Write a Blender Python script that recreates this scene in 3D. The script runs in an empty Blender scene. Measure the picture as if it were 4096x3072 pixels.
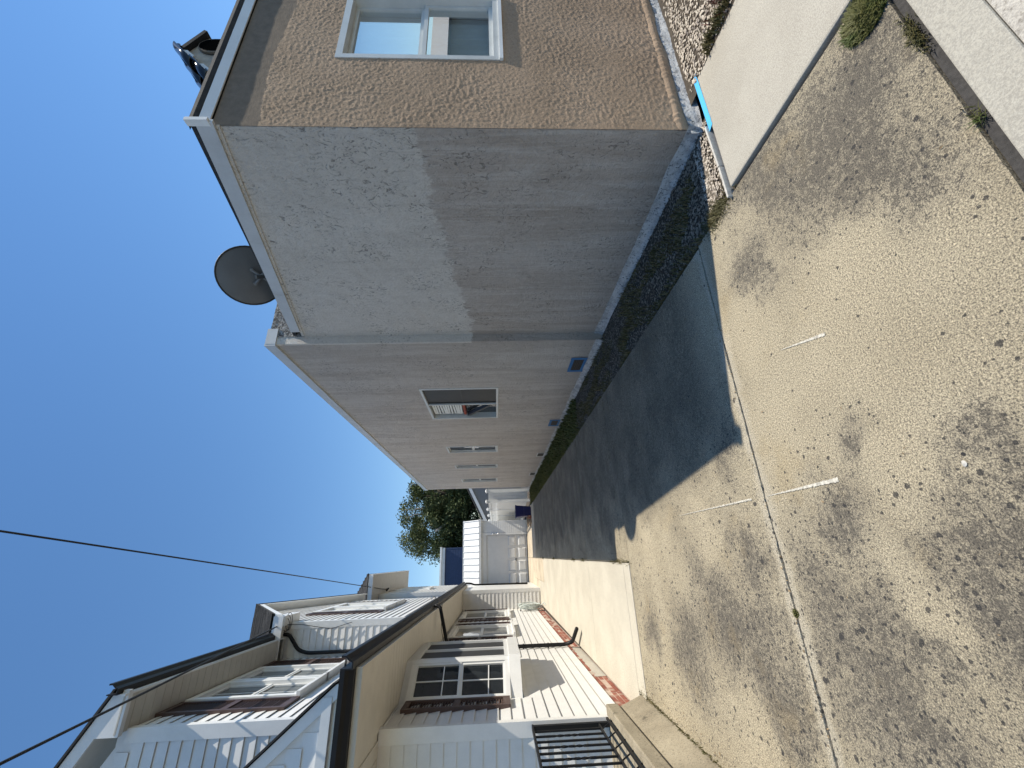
import bpy, math, random
from mathutils import Vector, Matrix, noise
from math import sin, cos, pi, radians, hypot, atan2
random.seed(7)
scene = bpy.context.scene
COL = scene.collection

# ------------------------------------------------------------------ camera, sky, sun, exposure
CAM_H = 1.6
def set_camera():
    yaw, pitch, roll = .398675, .0446188, -.0189332
    f = Vector((sin(yaw)*cos(pitch), cos(yaw)*cos(pitch), -sin(pitch)))
    r = Vector((cos(yaw), -sin(yaw), 0)); u = r.cross(f)
    c, s = cos(roll), sin(roll)
    r2, u2 = c*r+s*u, -s*r+c*u
    # the photograph lies on its side: the picture's left is up, its top is the right-hand side
    X, Y, Z = -u2, r2, -f
    cd = bpy.data.cameras.new('camera'); cd.sensor_width = 36; cd.lens = 36*1628.2/4096
    cd.clip_start = .05; cd.clip_end = 2000
    o = bpy.data.objects.new('camera', cd); COL.objects.link(o)
    m = Matrix((X, Y, Z)).transposed().to_4x4(); m.translation = Vector((0, 0, CAM_H)); o.matrix_world = m
    scene.camera = o
set_camera()
SUN = Vector((.617, -.138, 1)).normalized()
world = bpy.data.worlds.new('World'); scene.world = world; world.use_nodes = True
wn = world.node_tree.nodes; bg = wn['Background']
sky = wn.new('ShaderNodeTexSky'); sky.sky_type = 'NISHITA'; sky.sun_disc = False
sky.sun_elevation = math.asin(SUN.z); sky.sun_rotation = atan2(SUN.x, SUN.y)
sky.altitude = 0; sky.air_density = 1.15; sky.dust_density = .0; sky.ozone_density = 3.0
hs = wn.new('ShaderNodeHueSaturation'); hs.inputs['Saturation'].default_value = 1.16
world.node_tree.links.new(sky.outputs[0], hs.inputs['Color']); world.node_tree.links.new(hs.outputs[0], bg.inputs[0]); bg.inputs[1].default_value = .122
sd = bpy.data.lights.new('sun', 'SUN'); sd.energy = 4.7; sd.angle = radians(.53); sd.color = (1, .925, .785)
so = bpy.data.objects.new('sun', sd); COL.objects.link(so)
so.rotation_euler = SUN.to_track_quat('Z', 'Y').to_euler(); so.location = (8, -2, 14)
vs = scene.view_settings; vs.view_transform = 'Standard'; vs.look = 'None'; vs.gamma = 1; vs.exposure = .42; vs.use_curve_mapping = False
scene.cycles.max_bounces = 6; scene.cycles.diffuse_bounces = 3; scene.cycles.use_denoising = True; scene.cycles.denoiser = 'OPENIMAGEDENOISE'; scene.cycles.transparent_max_bounces = 12

# ------------------------------------------------------------------ node helper
class NT:
    def __init__(s, name, disp=False):
        s.m = bpy.data.materials.new(name); s.m.use_nodes = True; s.t = s.m.node_tree
        s.b = s.t.nodes['Principled BSDF']; s.out = s.t.nodes['Material Output']
    def n(s, typ, ins=None, **props):
        nd = s.t.nodes.new('ShaderNode'+typ)
        for k, v in props.items(): setattr(nd, k, v)
        for k, v in (ins or {}).items(): s.set(nd.inputs[k], v)
        return nd
    def set(s, sock, v):
        if isinstance(v, bpy.types.NodeSocket): s.t.links.new(v, sock)
        elif isinstance(v, (tuple, list)) and len(v) == 3 and sock.type == 'RGBA': sock.default_value = (*v, 1)
        else: sock.default_value = v
    def pos(s): return s.n('NewGeometry').outputs['Position']
    def obj(s): return s.n('TexCoord').outputs['Object']
    def mapv(s, v, scale=(1, 1, 1), loc=(0, 0, 0)):
        return s.n('Mapping', {'Vector': v, 'Scale': scale, 'Location': loc}).outputs[0]
    def noise(s, v, scale, detail=4, rough=.55, dist=0):
        return s.n('TexNoise', {'Vector': v, 'Scale': scale, 'Detail': detail, 'Roughness': rough, 'Distortion': dist}).outputs[0]
    def vor(s, v, scale, feature='F1', rnd=1, out='Distance'):
        return s.n('TexVoronoi', {'Vector': v, 'Scale': scale, 'Randomness': rnd}, feature=feature).outputs[out]
    def ramp(s, fac, a, b):
        return s.n('MapRange', {'Value': fac, 'From Min': a, 'From Max': b}, interpolation_type='SMOOTHSTEP').outputs[0]
    def math(s, op, a, b=0.0, clamp=False):
        nd = s.n('Math', {0: a, 1: b}, operation=op); nd.use_clamp = clamp; return nd.outputs[0]
    def mix(s, fac, a, b, mode='MIX'):
        nd = s.n('Mix', data_type='RGBA', blend_type=mode)
        s.set(nd.inputs[0], fac); s.set(nd.inputs[6], a); s.set(nd.inputs[7], b); return nd.outputs[2]
    def sep(s, v): return s.n('SeparateXYZ', {0: v}).outputs
    def rnd(s): return s.n('ObjectInfo').outputs['Random']
    def bump(s, h, strength=.3, dist=.01, normal=None):
        nd = s.n('Bump', {'Height': h, 'Strength': strength, 'Distance': dist})
        if normal is not None: s.set(nd.inputs['Normal'], normal)
        return nd.outputs[0]
    def fin(s, color=None, rough=None, normal=None, **kw):
        if color is not None: s.set(s.b.inputs['Base Color'], color)
        if rough is not None: s.set(s.b.inputs['Roughness'], rough)
        if normal is not None: s.set(s.b.inputs['Normal'], normal)
        for k, v in kw.items(): s.set(s.b.inputs[k.replace('_', ' ')], v)
        return s.m

M = {}
def plain(name, col, rough=.5, var=.12, grime=None, bump=0, scale=6, **kw):
    t = NT(name); p = t.pos()
    n1 = t.noise(p, scale, 5); n2 = t.noise(p, scale*9, 3)
    k = t.math('ADD', t.math('MULTIPLY', n1, .7), t.math('MULTIPLY', n2, .3))
    c = t.mix(t.ramp(k, .3, .7), tuple(x*(1-var) for x in col), tuple(min(1, x*(1+var*.6)) for x in col))
    if grime:
        g = t.ramp(t.noise(t.mapv(p, (1, 1, .35)), 2.3, 6, .65), .5, .78)
        c = t.mix(t.math('MULTIPLY', g, .55), c, grime)
    nm = t.bump(n2, bump, .004) if bump else None
    M[name] = t.fin(c, rough, nm, **kw); return M[name]

plain('vinyl', (.75, .74, .715), .42, .05, (.62, .61, .52), .05)
plain('trim_white', (.76, .755, .735), .4, .05, (.66, .65, .58))
plain('soffit', (.56, .525, .455), .55, .07, (.47, .44, .37))
plain('black_metal', (.010, .010, .011), .5, .2, None, 0, 8, Specular_IOR_Level=.25)
plain('shutter', (.075, .043, .035), .5, .2, (.15, .10, .08))
plain('fascia_grey', (.55, .57, .58), .5, .08, (.4, .4, .38))
plain('bracket_grey', (.22, .225, .23), .5, .15)
plain('litter', (.26, .19, .11), .9, .5, None, 0, 40)
plain('frame_alu', (.62, .63, .61), .4, .08, (.45, .44, .38))
plain('roof_dark', (.035, .035, .036), .9, .4, None, .4, 25)
plain('garage_white', (.66, .67, .67), .5, .05, (.6, .6, .56))
plain('door_grey', (.60, .61, .61), .5, .04)
plain('fence_white', (.80, .80, .78), .4, .04, (.64, .63, .55))
plain('navy', (.018, .035, .09), .5, .15)
plain('grey_siding', (.22, .21, .20), .6, .08)
plain('blue_bin', (.012, .016, .10), .35, .15)
plain('tape', (.06, .42, .80), .6, .08)
plain('tape_dark', (.03, .16, .38), .6, .15)
plain('dark_void', (.004, .004, .004), .9, .1, Specular_IOR_Level=0.0)
plain('vent_mesh', (.06, .052, .045), .8, .3, None, .3, 60)
plain('screen', (.03, .031, .032), .55, .15)
plain('blind', (.75, .78, .77), .5, .05)
plain('curtain', (.86, .88, .86), .8, .08)
plain('red_cloth', (.35, .08, .05), .8, .3, None, 0, 30)
plain('dish_grey', (.13, .135, .14), .45, .1)
plain('metal_dark', (.03, .03, .03), .5, .2)
plain('hose', (.55, .60, .57), .5, .12)
plain('wood_scrap', (.30, .22, .14), .8, .3, None, .3, 20)
plain('mortar', (.56, .44, .36), .95, .2, None, .5, 30)
plain('soil', (.06, .047, .033), .95, .4, None, .6, 30)
plain('bark', (.17, .145, .12), .9, .35, None, .6, 12)
plain('bark_pale', (.42, .37, .31), .9, .35, None, .6, 12)
plain('rubber_lid', (.02, .02, .022), .5, .2)
plain('bin_grey', (.42, .43, .43), .5, .1)
plain('cable', (.010, .010, .012), .6, .1)
plain('glazed_tile', (.018, .018, .02), .12, .2, None, 0, 9)
plain('seal_white', (.78, .79, .78), .6, .08)

def m_glass(name, tint=(.02, .024, .028), rough=.02, spec=.8):
    t = NT(name); p = t.pos()
    w = t.bump(t.noise(p, 3.2, 2), .06, .02)
    M[name] = t.fin(tint, rough, w, Specular_IOR_Level=spec)
m_glass('glass')
m_glass('glass_sky', (.035, .05, .06), .03, 1.0)
def m_clear():
    t = NT('glass_clear')
    fr = t.n('Fresnel', {'IOR': 1.6}).outputs[0]
    gl = t.n('BsdfGlossy', {'Color': (1, 1, 1), 'Roughness': .015}); tr = t.n('BsdfTransparent', {'Color': (.80, .86, .88)})
    mx = t.n('MixShader', {0: t.math('ADD', t.math('MULTIPLY', fr, .45), .02, True), 1: tr.outputs[0], 2: gl.outputs[0]})
    t.t.links.new(mx.outputs[0], t.out.inputs[0]); M['glass_clear'] = t.m
m_clear()

def m_brick():
    t = NT('brick'); p = t.pos(); r = t.rnd()
    c = t.mix(r, (.26, .075, .05), (.40, .15, .10)); c = t.mix(t.ramp(t.noise(p, 40, 4), .45, .75), c, (.16, .06, .045))
    eff = t.math('MULTIPLY', t.ramp(t.noise(p, 5, 4), .52, .66), .5)
    M['brick'] = t.fin(t.mix(eff, c, (.55, .47, .38)), .9, t.bump(t.noise(p, 90, 4), .5, .004))
m_brick()

def m_shingle():
    t = NT('shingle'); p = t.pos()
    c = t.mix(t.noise(p, 160, 2), (.012, .012, .013), (.075, .073, .07)); c = t.mix(t.ramp(t.noise(p, 3, 3), .4, .7), c, (.03, .03, .031))
    M['shingle'] = t.fin(c, .95, t.bump(t.noise(p, 200, 2), .5, .004))
m_shingle()

def m_roll():
    t = NT('roll_roofing'); p = t.pos()
    n = t.noise(t.mapv(p, (1, 1, 1)), 26, 6, .7, .8)
    M['roll_roofing'] = t.fin(t.mix(t.ramp(n, .4, .62), (.05, .05, .052), (.42, .42, .41)), .9, t.bump(n, 1, .03))
m_roll()

def m_stucco_side():
    t = NT('stucco_side'); p = t.pos(); x, y, z = t.sep(p)
    # newly rolled grey primer above, older brownish coat below, laps of the roller running down the wall
    streak = t.noise(t.mapv(p, (1, 2.2, .22)), 1.9, 6, .62, .9)
    lap = t.noise(t.mapv(p, (1, 4.2, .25)), 1.3, 5, .6, 1.2)
    patch = t.noise(p, 1.5, 6, .62, .4)
    edge = t.math('ADD', t.math('MULTIPLY', t.noise(t.mapv(p, (1, 3.2, 1.4)), 2.2, 6, .75), .42), t.math('MULTIPLY', t.ramp(y, 2.4, 5.2), -.24))
    # the fresh coat's lower edge (about 2 m) on the front wing only; the main wing is one streaky coat
    lim = t.math('ADD', 1.93, edge)
    up = t.ramp(t.math('SUBTRACT', z, lim), -.02, .02)
    up = t.math('MULTIPLY', up, t.math('LESS_THAN', y, 5.27))
    old = t.mix(t.ramp(streak, .34, .66), (.50, .43, .37), (.60, .54, .485))
    thin = t.ramp(t.math('ABSOLUTE', t.math('SUBTRACT', lap, .5)), .045, .0)
    old = t.mix(t.math('MULTIPLY', thin, .5), old, (.68, .64, .59))
    old = t.mix(t.math('MULTIPLY', t.ramp(patch, .55, .75), .55), old, (.42, .35, .29))
    new = t.mix(t.ramp(patch, .35, .7), (.74, .695, .63), (.80, .755, .69))
    new = t.mix(t.math('MULTIPLY', t.ramp(streak, .55, .7), .35), new, (.56, .52, .47))
    old = t.mix(t.math('MULTIPLY', t.math('GREATER_THAN', y, 5.27), .5), old, t.mix(t.ramp(streak, .4, .6), (.57, .52, .465), (.68, .635, .575)))
    c = t.mix(up, old, new)
    g1 = t.noise(p, 48, 6, .75); g3 = t.noise(t.mapv(p, (1, 1, .7)), 17, 6, .7, 2.2); g4 = t.noise(t.mapv(p, (1, .7, 1.3)), 6, 6, .7, 1.0)
    pit = t.ramp(g3, .54, .62)
    pitm = t.ramp(t.noise(t.mapv(p, (1, 1, 1), (3, 1, 7)), 2.3, 5, .6), .44, .58)
    c = t.mix(t.math('MULTIPLY', t.ramp(g4, .40, .65), .28), c, t.mix(1.0, c, (.80, .77, .74), 'MULTIPLY'))
    c = t.mix(t.math('MULTIPLY', t.math('MULTIPLY', pit, t.math('ADD', .10, t.math('MULTIPLY', pitm, .9))), .72), c, (.15, .13, .11))
    c = t.mix(t.math('MULTIPLY', t.ramp(g1, .50, .70), .24), c, (.28, .26, .235))
    c = t.mix(t.math('MULTIPLY', t.ramp(g1, .46, .30), .30), c, (.80, .77, .73))
    splash = t.math('MULTIPLY', t.ramp(t.math('ADD', z, t.math('MULTIPLY', g4, .5)), .75, .25), .35)
    c = t.mix(splash, c, (.26, .225, .19))
    h = t.math('ADD', t.math('MULTIPLY', g1, .6), t.math('MULTIPLY', g3, -1.0))
    M['stucco_side'] = t.fin(c, .92, t.bump(h, 1.0, .03))
m_stucco_side()

def m_stucco_tan():
    t = NT('stucco_tan'); p = t.pos(); x, y, z = t.sep(p)
    n1 = t.noise(p, 55, 4, .6, .6)
    c = t.mix(t.ramp(t.noise(p, 1.5, 5), .3, .7), (.35, .245, .16), (.445, .318, .215))
    n2 = t.noise(t.mapv(p, (1, 1, 1.6)), 90, 4, .75)
    c = t.mix(t.math('MULTIPLY', t.ramp(n1, .52, .3), .5), c, (.16, .115, .08))
    c = t.mix(t.math('MULTIPLY', t.ramp(n2, .5, .68), .6), c, (.58, .42, .275))
    # smoother, dirtier repair coat just under the eave
    M['stucco_tan'] = t.fin(c, .95, t.bump(n1, .6, .006))
m_stucco_tan()
plain('stucco_flue', (.52, .46, .38), .95, .18, (.26, .22, .18), .6, 18)
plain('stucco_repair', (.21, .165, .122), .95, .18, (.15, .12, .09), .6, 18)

def m_plinth():
    t = NT('plinth_paint'); p = t.pos()
    n = t.noise(p, 60, 5, .7); w = t.ramp(t.noise(p, 9, 5, .7), .35, .6)
    c = t.mix(w, (.36, .36, .36), (.58, .58, .57)); c = t.mix(t.ramp(t.noise(p, 38, 5, .75), .54, .64), c, (.08, .085, .09))
    M['plinth_paint'] = t.fin(c, .8, t.bump(n, .9, .015))
m_plinth()

def m_drive():
    t = NT('driveway_concrete'); p = t.pos(); x, y, z = t.sep(p)
    grain = t.noise(p, 85, 5, .85); mid = t.noise(p, 30, 7, .8, .4); big = t.noise(p, 1.3, 6, .65, .3); big2 = t.noise(t.mapv(p, (1, 1, 1), (7.3, 2.1, 0)), 2.3, 6, .65)
    # where decades of lichen and tyre dirt have settled, and where the slab stayed clean (places on the slab, in metres)
    wn_ = t.n('TexNoise', {'Vector': p, 'Scale': 2.4, 'Detail': 5, 'Roughness': .65}).outputs[1]
    wv = t.n('VectorMath', {0: wn_, 1: (.5, .5, .5)}, operation='SUBTRACT').outputs[0]
    wp = t.n('VectorMath', {0: wv, 1: (.75, .75, 0), 2: p}, operation='MULTIPLY_ADD').outputs[0]
    def blobs(lst):
        acc = None
        for cx, cy, r in lst:
            d = t.n('VectorMath', {0: wp, 1: (cx, cy, 0)}, operation='DISTANCE').outputs['Value']
            v = t.ramp(d, r*1.25, 0); acc = v if acc is None else t.math('MAXIMUM', acc, v)
        return acc
    dk = blobs([(0, 2.72, .26), (.6, 2.76, .28), (.14, 1.93, .30), (.44, 1.75, .18), (-.48, 3.3, .6), (-.5, 2.75, .42), (-.8, 2.75, .36), (-.8, 3.9, .55), (-.3, 2.15, .36), (-.6, 2.05, .46), (-.35, 1.85, .32), (-.05, 1.35, .28), (.28, 1.3, .18), (-.3, 1.42, .3), (-.8, 4.9, .35), (1.78, 1.15, .6), (2.0, 1.6, .55), (1.9, 1.35, .75), (1.5, 1.15, .45), (1.62, 1.95, .32), (1.3, 1.0, .36)])
    cl = blobs([(.35, 3.3, .55), (.57, 2.15, .42), (.28, 1.5, .22), (-1.15, 4.6, .45), (-1.12, 3.1, .34), (.95, 1.6, .55), (1.2, 2.15, .4), (.1, 4.6, .45), (-.24, 1.62, .16)])
    jn = t.math('ABSOLUTE', t.math('SUBTRACT', y, 2.443))
    wash = t.ramp(t.math('ADD', jn, t.math('MULTIPLY', t.noise(p, 9, 5, .7), .16)), .17, .10)   # cement wash left along the joint
    field = t.math('ADD', t.math('MULTIPLY', t.math('SUBTRACT', big, .5), .9), t.math('SUBTRACT', t.math('MULTIPLY', dk, .36), t.math('MULTIPLY', cl, .26)))
    field = t.math('SUBTRACT', field, t.math('MULTIPLY', wash, .3))
    c = t.mix(t.ramp(big2, .3, .7), (.375, .322, .228), (.46, .40, .29))
    c = t.mix(t.math('MULTIPLY', cl, .4), c, (.53, .455, .325))
    c = t.mix(t.math('MULTIPLY', t.ramp(grain, .46, .34), .7), c, (.66, .58, .43))
    c = t.mix(t.math('MULTIPLY', t.ramp(grain, .49, .62), .8), c, (.17, .148, .118))
    c = t.mix(t.math('MULTIPLY', t.ramp(field, -.1, .46), .56), c, (.165, .146, .12))
    fl = t.math('ADD', t.math('MULTIPLY', mid, .9), t.math('MULTIPLY', grain, .4))
    m1 = t.ramp(t.math('ADD', fl, t.math('MULTIPLY', field, .40)), .70, .82)
    c = t.mix(t.math('MULTIPLY', m1, .74), c, (.092, .082, .07))
    c = t.mix(t.math('MULTIPLY', wash, .45), c, (.52, .48, .40))
    rust = t.ramp(t.noise(t.mapv(p, (1, 1, 1), (5.7, 3.2, 0)), 1.9, 5, .6), .56, .72)
    c = t.mix(t.math('MULTIPLY', rust, .30), c, (.34, .255, .13))
    # shade of the stucco house painted into the drive's colour, broken up by noise
    shade_tint = t.math('MULTIPLY', t.ramp(t.math('ADD', x, t.math('MULTIPLY', t.math('SUBTRACT', big, .5), 2.2)), -.1, .9), t.ramp(t.math('ADD', y, t.math('MULTIPLY', t.math('SUBTRACT', big2, .5), .8)), 2.5, 3.0))
    shade_tint = t.math('MULTIPLY', shade_tint, t.math('ADD', .55, t.math('MULTIPLY', t.ramp(t.math('ADD', mid, t.math('MULTIPLY', big2, .4)), .85, .55), .45)))
    c = t.mix(t.math('MULTIPLY', shade_tint, .78), c, (.042, .037, .031))
    # round black gum and lichen dots, three sizes
    for sc, th, seed, am in ((15, .26, 3.1, .06), (27, .36, 8.4, .16), (46, .44, 5.5, .28)):
        v = t.n('TexVoronoi', {'Vector': t.mapv(p, (1, 1, 0), (seed, seed*.7, 0)), 'Scale': sc}); pick = t.sep(v.outputs['Color'])[0]
        dens = t.math('ADD', t.math('MULTIPLY', t.noise(t.mapv(p, (1, 1, 1), (seed, 4, 0)), 1.5, 4), .5), t.math('ADD', t.math('MULTIPLY', t.ramp(x, .9, -.5), .34), t.math('MULTIPLY', dk, am)))
        on = t.math('LESS_THAN', pick, t.math('SUBTRACT', dens, .22))
        wob = t.math('ADD', v.outputs['Distance'], t.math('MULTIPLY', t.math('SUBTRACT', t.noise(p, sc*2.6, 4, .7), .5), .62))
        sz = t.math('MULTIPLY', t.sep(v.outputs['Color'])[1], th*.75)
        d = t.math('MULTIPLY', t.ramp(t.math('SUBTRACT', wob, sz), .07, .02), on)
        c = t.mix(t.math('MULTIPLY', d, .84), c, (.034, .033, .035))
    c = t.mix(1.0, c, t.mix(t.ramp(t.noise(p, 170, 3, .8), .38, .62), (1.38, 1.36, 1.30), (.56, .56, .56)), 'MULTIPLY')
    h = t.math('ADD', t.math('MULTIPLY', grain, .8), t.math('MULTIPLY', mid, .5))
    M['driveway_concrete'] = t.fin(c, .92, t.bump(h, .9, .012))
m_drive()

def m_slab(name, a, b, stain, broom=(1, 1, 1), amt=.35, spots=.0):
    t = NT(name); p = t.pos()
    n = t.noise(t.mapv(p, broom), 60, 4, .65); g = t.noise(p, 190, 2)
    c = t.mix(t.ramp(t.noise(p, 1.4, 5, .6), .3, .7), a, b)
    c = t.mix(t.math('MULTIPLY', t.ramp(n, .5, .75), amt), c, stain); c = t.mix(t.math('MULTIPLY', t.ramp(g, .55, .75), .3), c, stain)
    if spots: c = t.mix(t.math('MULTIPLY', t.ramp(t.noise(p, 3.1, 6, .7), .6, .75), spots), c, tuple(x*.55 for x in stain))
    c = t.mix(1.0, c, t.mix(t.ramp(t.noise(p, 150, 3, .8), .38, .62), (1.13, 1.13, 1.12), (.80, .80, .81)), 'MULTIPLY')
    M[name] = t.fin(c, .9, t.bump(t.math('ADD', n, t.math('MULTIPLY', g, .5)), .35, .005))
m_slab('cream_concrete', (.48, .44, .36), (.56, .52, .43), (.38, .34, .27), (4, .6, 1), .45, .3)
m_slab('brown_concrete', (.42, .35, .26), (.60, .51, .38), (.20, .165, .12), (1, 1, 1), .6, .5)
m_slab('pad_concrete', (.36, .335, .285), (.42, .395, .34), (.23, .21, .172), (5, .4, 1), .6)
m_slab('sidewalk_concrete', (.36, .335, .295), (.48, .455, .405), (.17, .15, .125), (1, 1, 1), .8)
m_slab('kerb_concrete', (.33, .31, .265), (.38, .36, .31), (.42, .41, .36), (1, 1, 1), .3)
m_slab('patch_concrete', (.50, .465, .40), (.57, .53, .455), (.33, .30, .25), (1, 1, 1), .5, .3)
m_slab('porch_concrete', (.22, .185, .13), (.38, .33, .24), (.10, .085, .06), (1, 1, 1), .85, 1.0)

def m_pebble():
    t = NT('pebble'); p = t.pos(); v = t.vor(p, 45, 'F1', 1, 'Color'); r = t.sep(v)[0]
    c = t.mix(r, (.62, .55, .45), (.36, .30, .24)); M['pebble'] = t.fin(t.mix(t.ramp(t.sep(v)[1], .75, .9), c, (.20, .17, .15)), .8)
m_pebble()
def m_pebble2():
    t = NT('pebble_dark'); p = t.pos(); v = t.vor(p, 45, 'F1', 1, 'Color'); r = t.sep(v)[0]
    M['pebble_dark'] = t.fin(t.mix(r, (.27, .225, .17), (.085, .068, .048)), .85)
m_pebble2()
def m_leaf(name, a, b, cc):
    t = NT(name); p = t.pos(); n = t.noise(p, 1.1, 3); n2 = t.vor(p, 9, 'F1', 1, 'Color')
    c = t.mix(t.ramp(n, .35, .65), a, b); c = t.mix(t.math('MULTIPLY', t.sep(n2)[0], .5), c, cc)
    M[name] = t.fin(c, .6, Specular_IOR_Level=.3)
m_leaf('foliage', (.038, .055, .018), (.085, .105, .03), (.13, .15, .06))
m_leaf('grass', (.050, .075, .015), (.10, .115, .03), (.17, .14, .05))
m_leaf('moss', (.06, .062, .02), (.10, .09, .03), (.15, .115, .045))
m_leaf('weed_red', (.13, .035, .03), (.17, .06, .045), (.11, .09, .035))
plain('asphalt', (.05, .05, .05), .95, .3, None, .6, 30)

# ------------------------------------------------------------------ mesh helper
class MB:
    def __init__(s, T=None): s.v = []; s.f = []; s.T = T
    def add(s, vs, fs):
        o = len(s.v)
        s.v += [tuple(s.T(*p)) if s.T else tuple(p) for p in vs]; s.f += [tuple(i+o for i in f) for f in fs]; return s
    def box(s, a, b):
        (x0, y0, z0), (x1, y1, z1) = a, b
        return s.add([(x0, y0, z0), (x1, y0, z0), (x1, y1, z0), (x0, y1, z0), (x0, y0, z1), (x1, y0, z1), (x1, y1, z1), (x0, y1, z1)],
              [(0, 3, 2, 1), (4, 5, 6, 7), (0, 1, 5, 4), (1, 2, 6, 5), (2, 3, 7, 6), (3, 0, 4, 7)])
    def hexa(s, p): # 8 points, lower ring then upper ring
        return s.add(p, [(0, 3, 2, 1), (4, 5, 6, 7), (0, 1, 5, 4), (1, 2, 6, 5), (2, 3, 7, 6), (3, 0, 4, 7)])
    def prism(s, poly, d):  # poly: 3d points; d: extrusion vector
        n = len(poly); d = Vector(d); a = [Vector(p) for p in poly]
        return s.add([tuple(p) for p in a]+[tuple(p+d) for p in a], [tuple(range(n))[::-1], tuple(range(n, 2*n))]+[(i, (i+1) % n, (i+1) % n+n, i+n) for i in range(n)])
    def quad(s, *p): return s.add(p, [tuple(range(len(p)))])
    def tube(s, pts, r, n=8, cap=True):
        pts = [Vector(p) for p in pts]; rs = r if isinstance(r, (list, tuple)) else [r]*len(pts)
        vs = []; prev = None
        for i, p in enumerate(pts):
            t = (pts[min(i+1, len(pts)-1)]-pts[max(i-1, 0)]).normalized()
            if prev is None: a = t.orthogonal().normalized()
            else: a = (prev-t*prev.dot(t)).normalized()
            prev = a; b = t.cross(a)
            vs += [tuple(p+(a*cos(2*pi*k/n)+b*sin(2*pi*k/n))*rs[i]) for k in range(n)]
        fs = [(i*n+k, i*n+(k+1) % n, (i+1)*n+(k+1) % n, (i+1)*n+k) for i in range(len(pts)-1) for k in range(n)]
        if cap: fs += [tuple(range(n))[::-1], tuple(range((len(pts)-1)*n, len(pts)*n))]
        return s.add(vs, fs)
    def build(s, name, mat, parent=None, org=None, smooth=False, bevel=0):
        me = bpy.data.meshes.new(name); o3 = org if org is not None else (parent.get('_org') if parent and '_org' in parent else None)
        if parent is not None and o3 is None: o3 = ORG.get(parent.name)
        v = s.v if not o3 else [(a-o3[0], b-o3[1], c-o3[2]) for a, b, c in s.v]
        me.from_pydata(v, [], s.f); me.materials.append(M[mat] if isinstance(mat, str) else mat)
        if smooth: me.polygons.foreach_set('use_smooth', [True]*len(me.polygons))
        me.update()
        ob = bpy.data.objects.new(name, me); COL.objects.link(ob)
        if parent is not None:
            ob.parent = parent; ORG[ob.name] = o3 or (0, 0, 0)
        if bevel:
            bv = ob.modifiers.new('b', 'BEVEL'); bv.width = bevel; bv.segments = 2
        return ob
ORG = {}
def tag(o, label=None, cat=None, group=None, kind=None):
    for k, v in (('label', label), ('category', cat), ('group', group), ('kind', kind)):
        if v: o[k] = v
    return o
def thing(name, loc, label, cat, group=None, rz=0, local=False):
    o = bpy.data.objects.new(name, None); COL.objects.link(o); o.location = loc; o.rotation_euler = (0, 0, rz); o.empty_display_size = .2
    ORG[o.name] = (0, 0, 0) if local else tuple(loc)
    return tag(o, label, cat, group)
def struct(name, mb, mat, parent=None):
    o = mb.build(name, mat, parent)
    if parent is None: o['kind'] = 'structure'
    return o
def inst(src, parent, loc, rz=0, scale=(1, 1, 1), name=None):
    """copy of a mesh object that shares its mesh, in the parent's own coordinates"""
    o = src.copy(); COL.objects.link(o); o.parent = parent
    og = ORG.get(parent.name, (0, 0, 0))
    o.location = (loc[0]-og[0], loc[1]-og[1], loc[2]-og[2]); o.rotation_euler = (0, 0, rz); o.scale = scale
    if name: o.name = name
    ORG[o.name] = og
    return o
def unit(name, mb, mat):
    me = bpy.data.meshes.new(name); me.from_pydata(mb.v, [], mb.f); me.materials.append(M[mat]); me.update()
    return bpy.data.objects.new(name, me)          # never linked itself, only its copies are

def frameT(p, ang):   # wall coordinates: u along the wall, o outward, z up
    ca, sa = cos(ang), sin(ang)
    return lambda u, o, z: (p[0]+u*ca+o*sa, p[1]+u*sa-o*ca, z)

# ------------------------------------------------------------------ lap siding
def board_unit(mat, e, butt=.021, top=.003):
    b = MB(); pr = [(0, .016), (-butt+.005, .016), (-butt+.005, 0), (-butt, 0), (-butt, .008), (-top, e+.014), (0, e+.014)]
    b.prism([(0, y, z) for y, z in pr], (1, 0, 0)); return unit('siding_board', b, mat)
BOARD = {}
def siding(parent, p, ang, u0, u1, z0, z1, e=.14, mat='vinyl', holes=(), clip=None, off=0.0, jit=True):
    """lap boards, one object each, on a wall that starts at p and runs along ang (outside on its right)"""
    key = (mat, round(e, 4))
    if key not in BOARD: BOARD[key] = board_unit(mat, e)
    ca, sa = cos(ang), sin(ang); z = z0
    while z < z1-.02:
        h = min(e, z1-z); segs = [(u0, u1)]
        if clip:
            c = clip(z+h*.5)
            if c is None: z += e; continue
            segs = [(max(u0, c[0]), min(u1, c[1]))]
        for a, b, c0, c1 in holes:
            if z+h > c0+.005 and z < c1-.005:
                n = []
                for s0, s1 in segs:
                    if b <= s0 or a >= s1: n.append((s0, s1)); continue
                    if a > s0: n.append((s0, a))
                    if b < s1: n.append((b, s1))
                segs = n
        for s0, s1 in segs:
            if s1-s0 < .03: continue
            j = random.uniform(-.0012, .0012) if jit else 0
            inst(BOARD[key], parent, (p[0]+s0*ca+(off+j)*sa, p[1]+s0*sa-(off+j)*ca, z), ang, (s1-s0, 1, h/e if h < e else 1), 'siding_board')
        z += e
def wall_cells(b, u0, u1, z0, z1, holes, t=.12, ztop=None):
    us = sorted({u0, u1, *[x for h in holes for x in h[:2] if u0 < x < u1]}); zs = sorted({z0, z1, *[x for h in holes for x in h[2:4] if z0 < x < z1]})
    for i in range(len(us)-1):
        for k in range(len(zs)-1):
            um, zm = (us[i]+us[i+1])/2, (zs[k]+zs[k+1])/2
            if any(h[0] < um < h[1] and h[2] < zm < h[3] for h in holes): continue
            b.box((us[i], -t, zs[k]), (us[i+1], 0, zs[k+1]))
    return b

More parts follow.
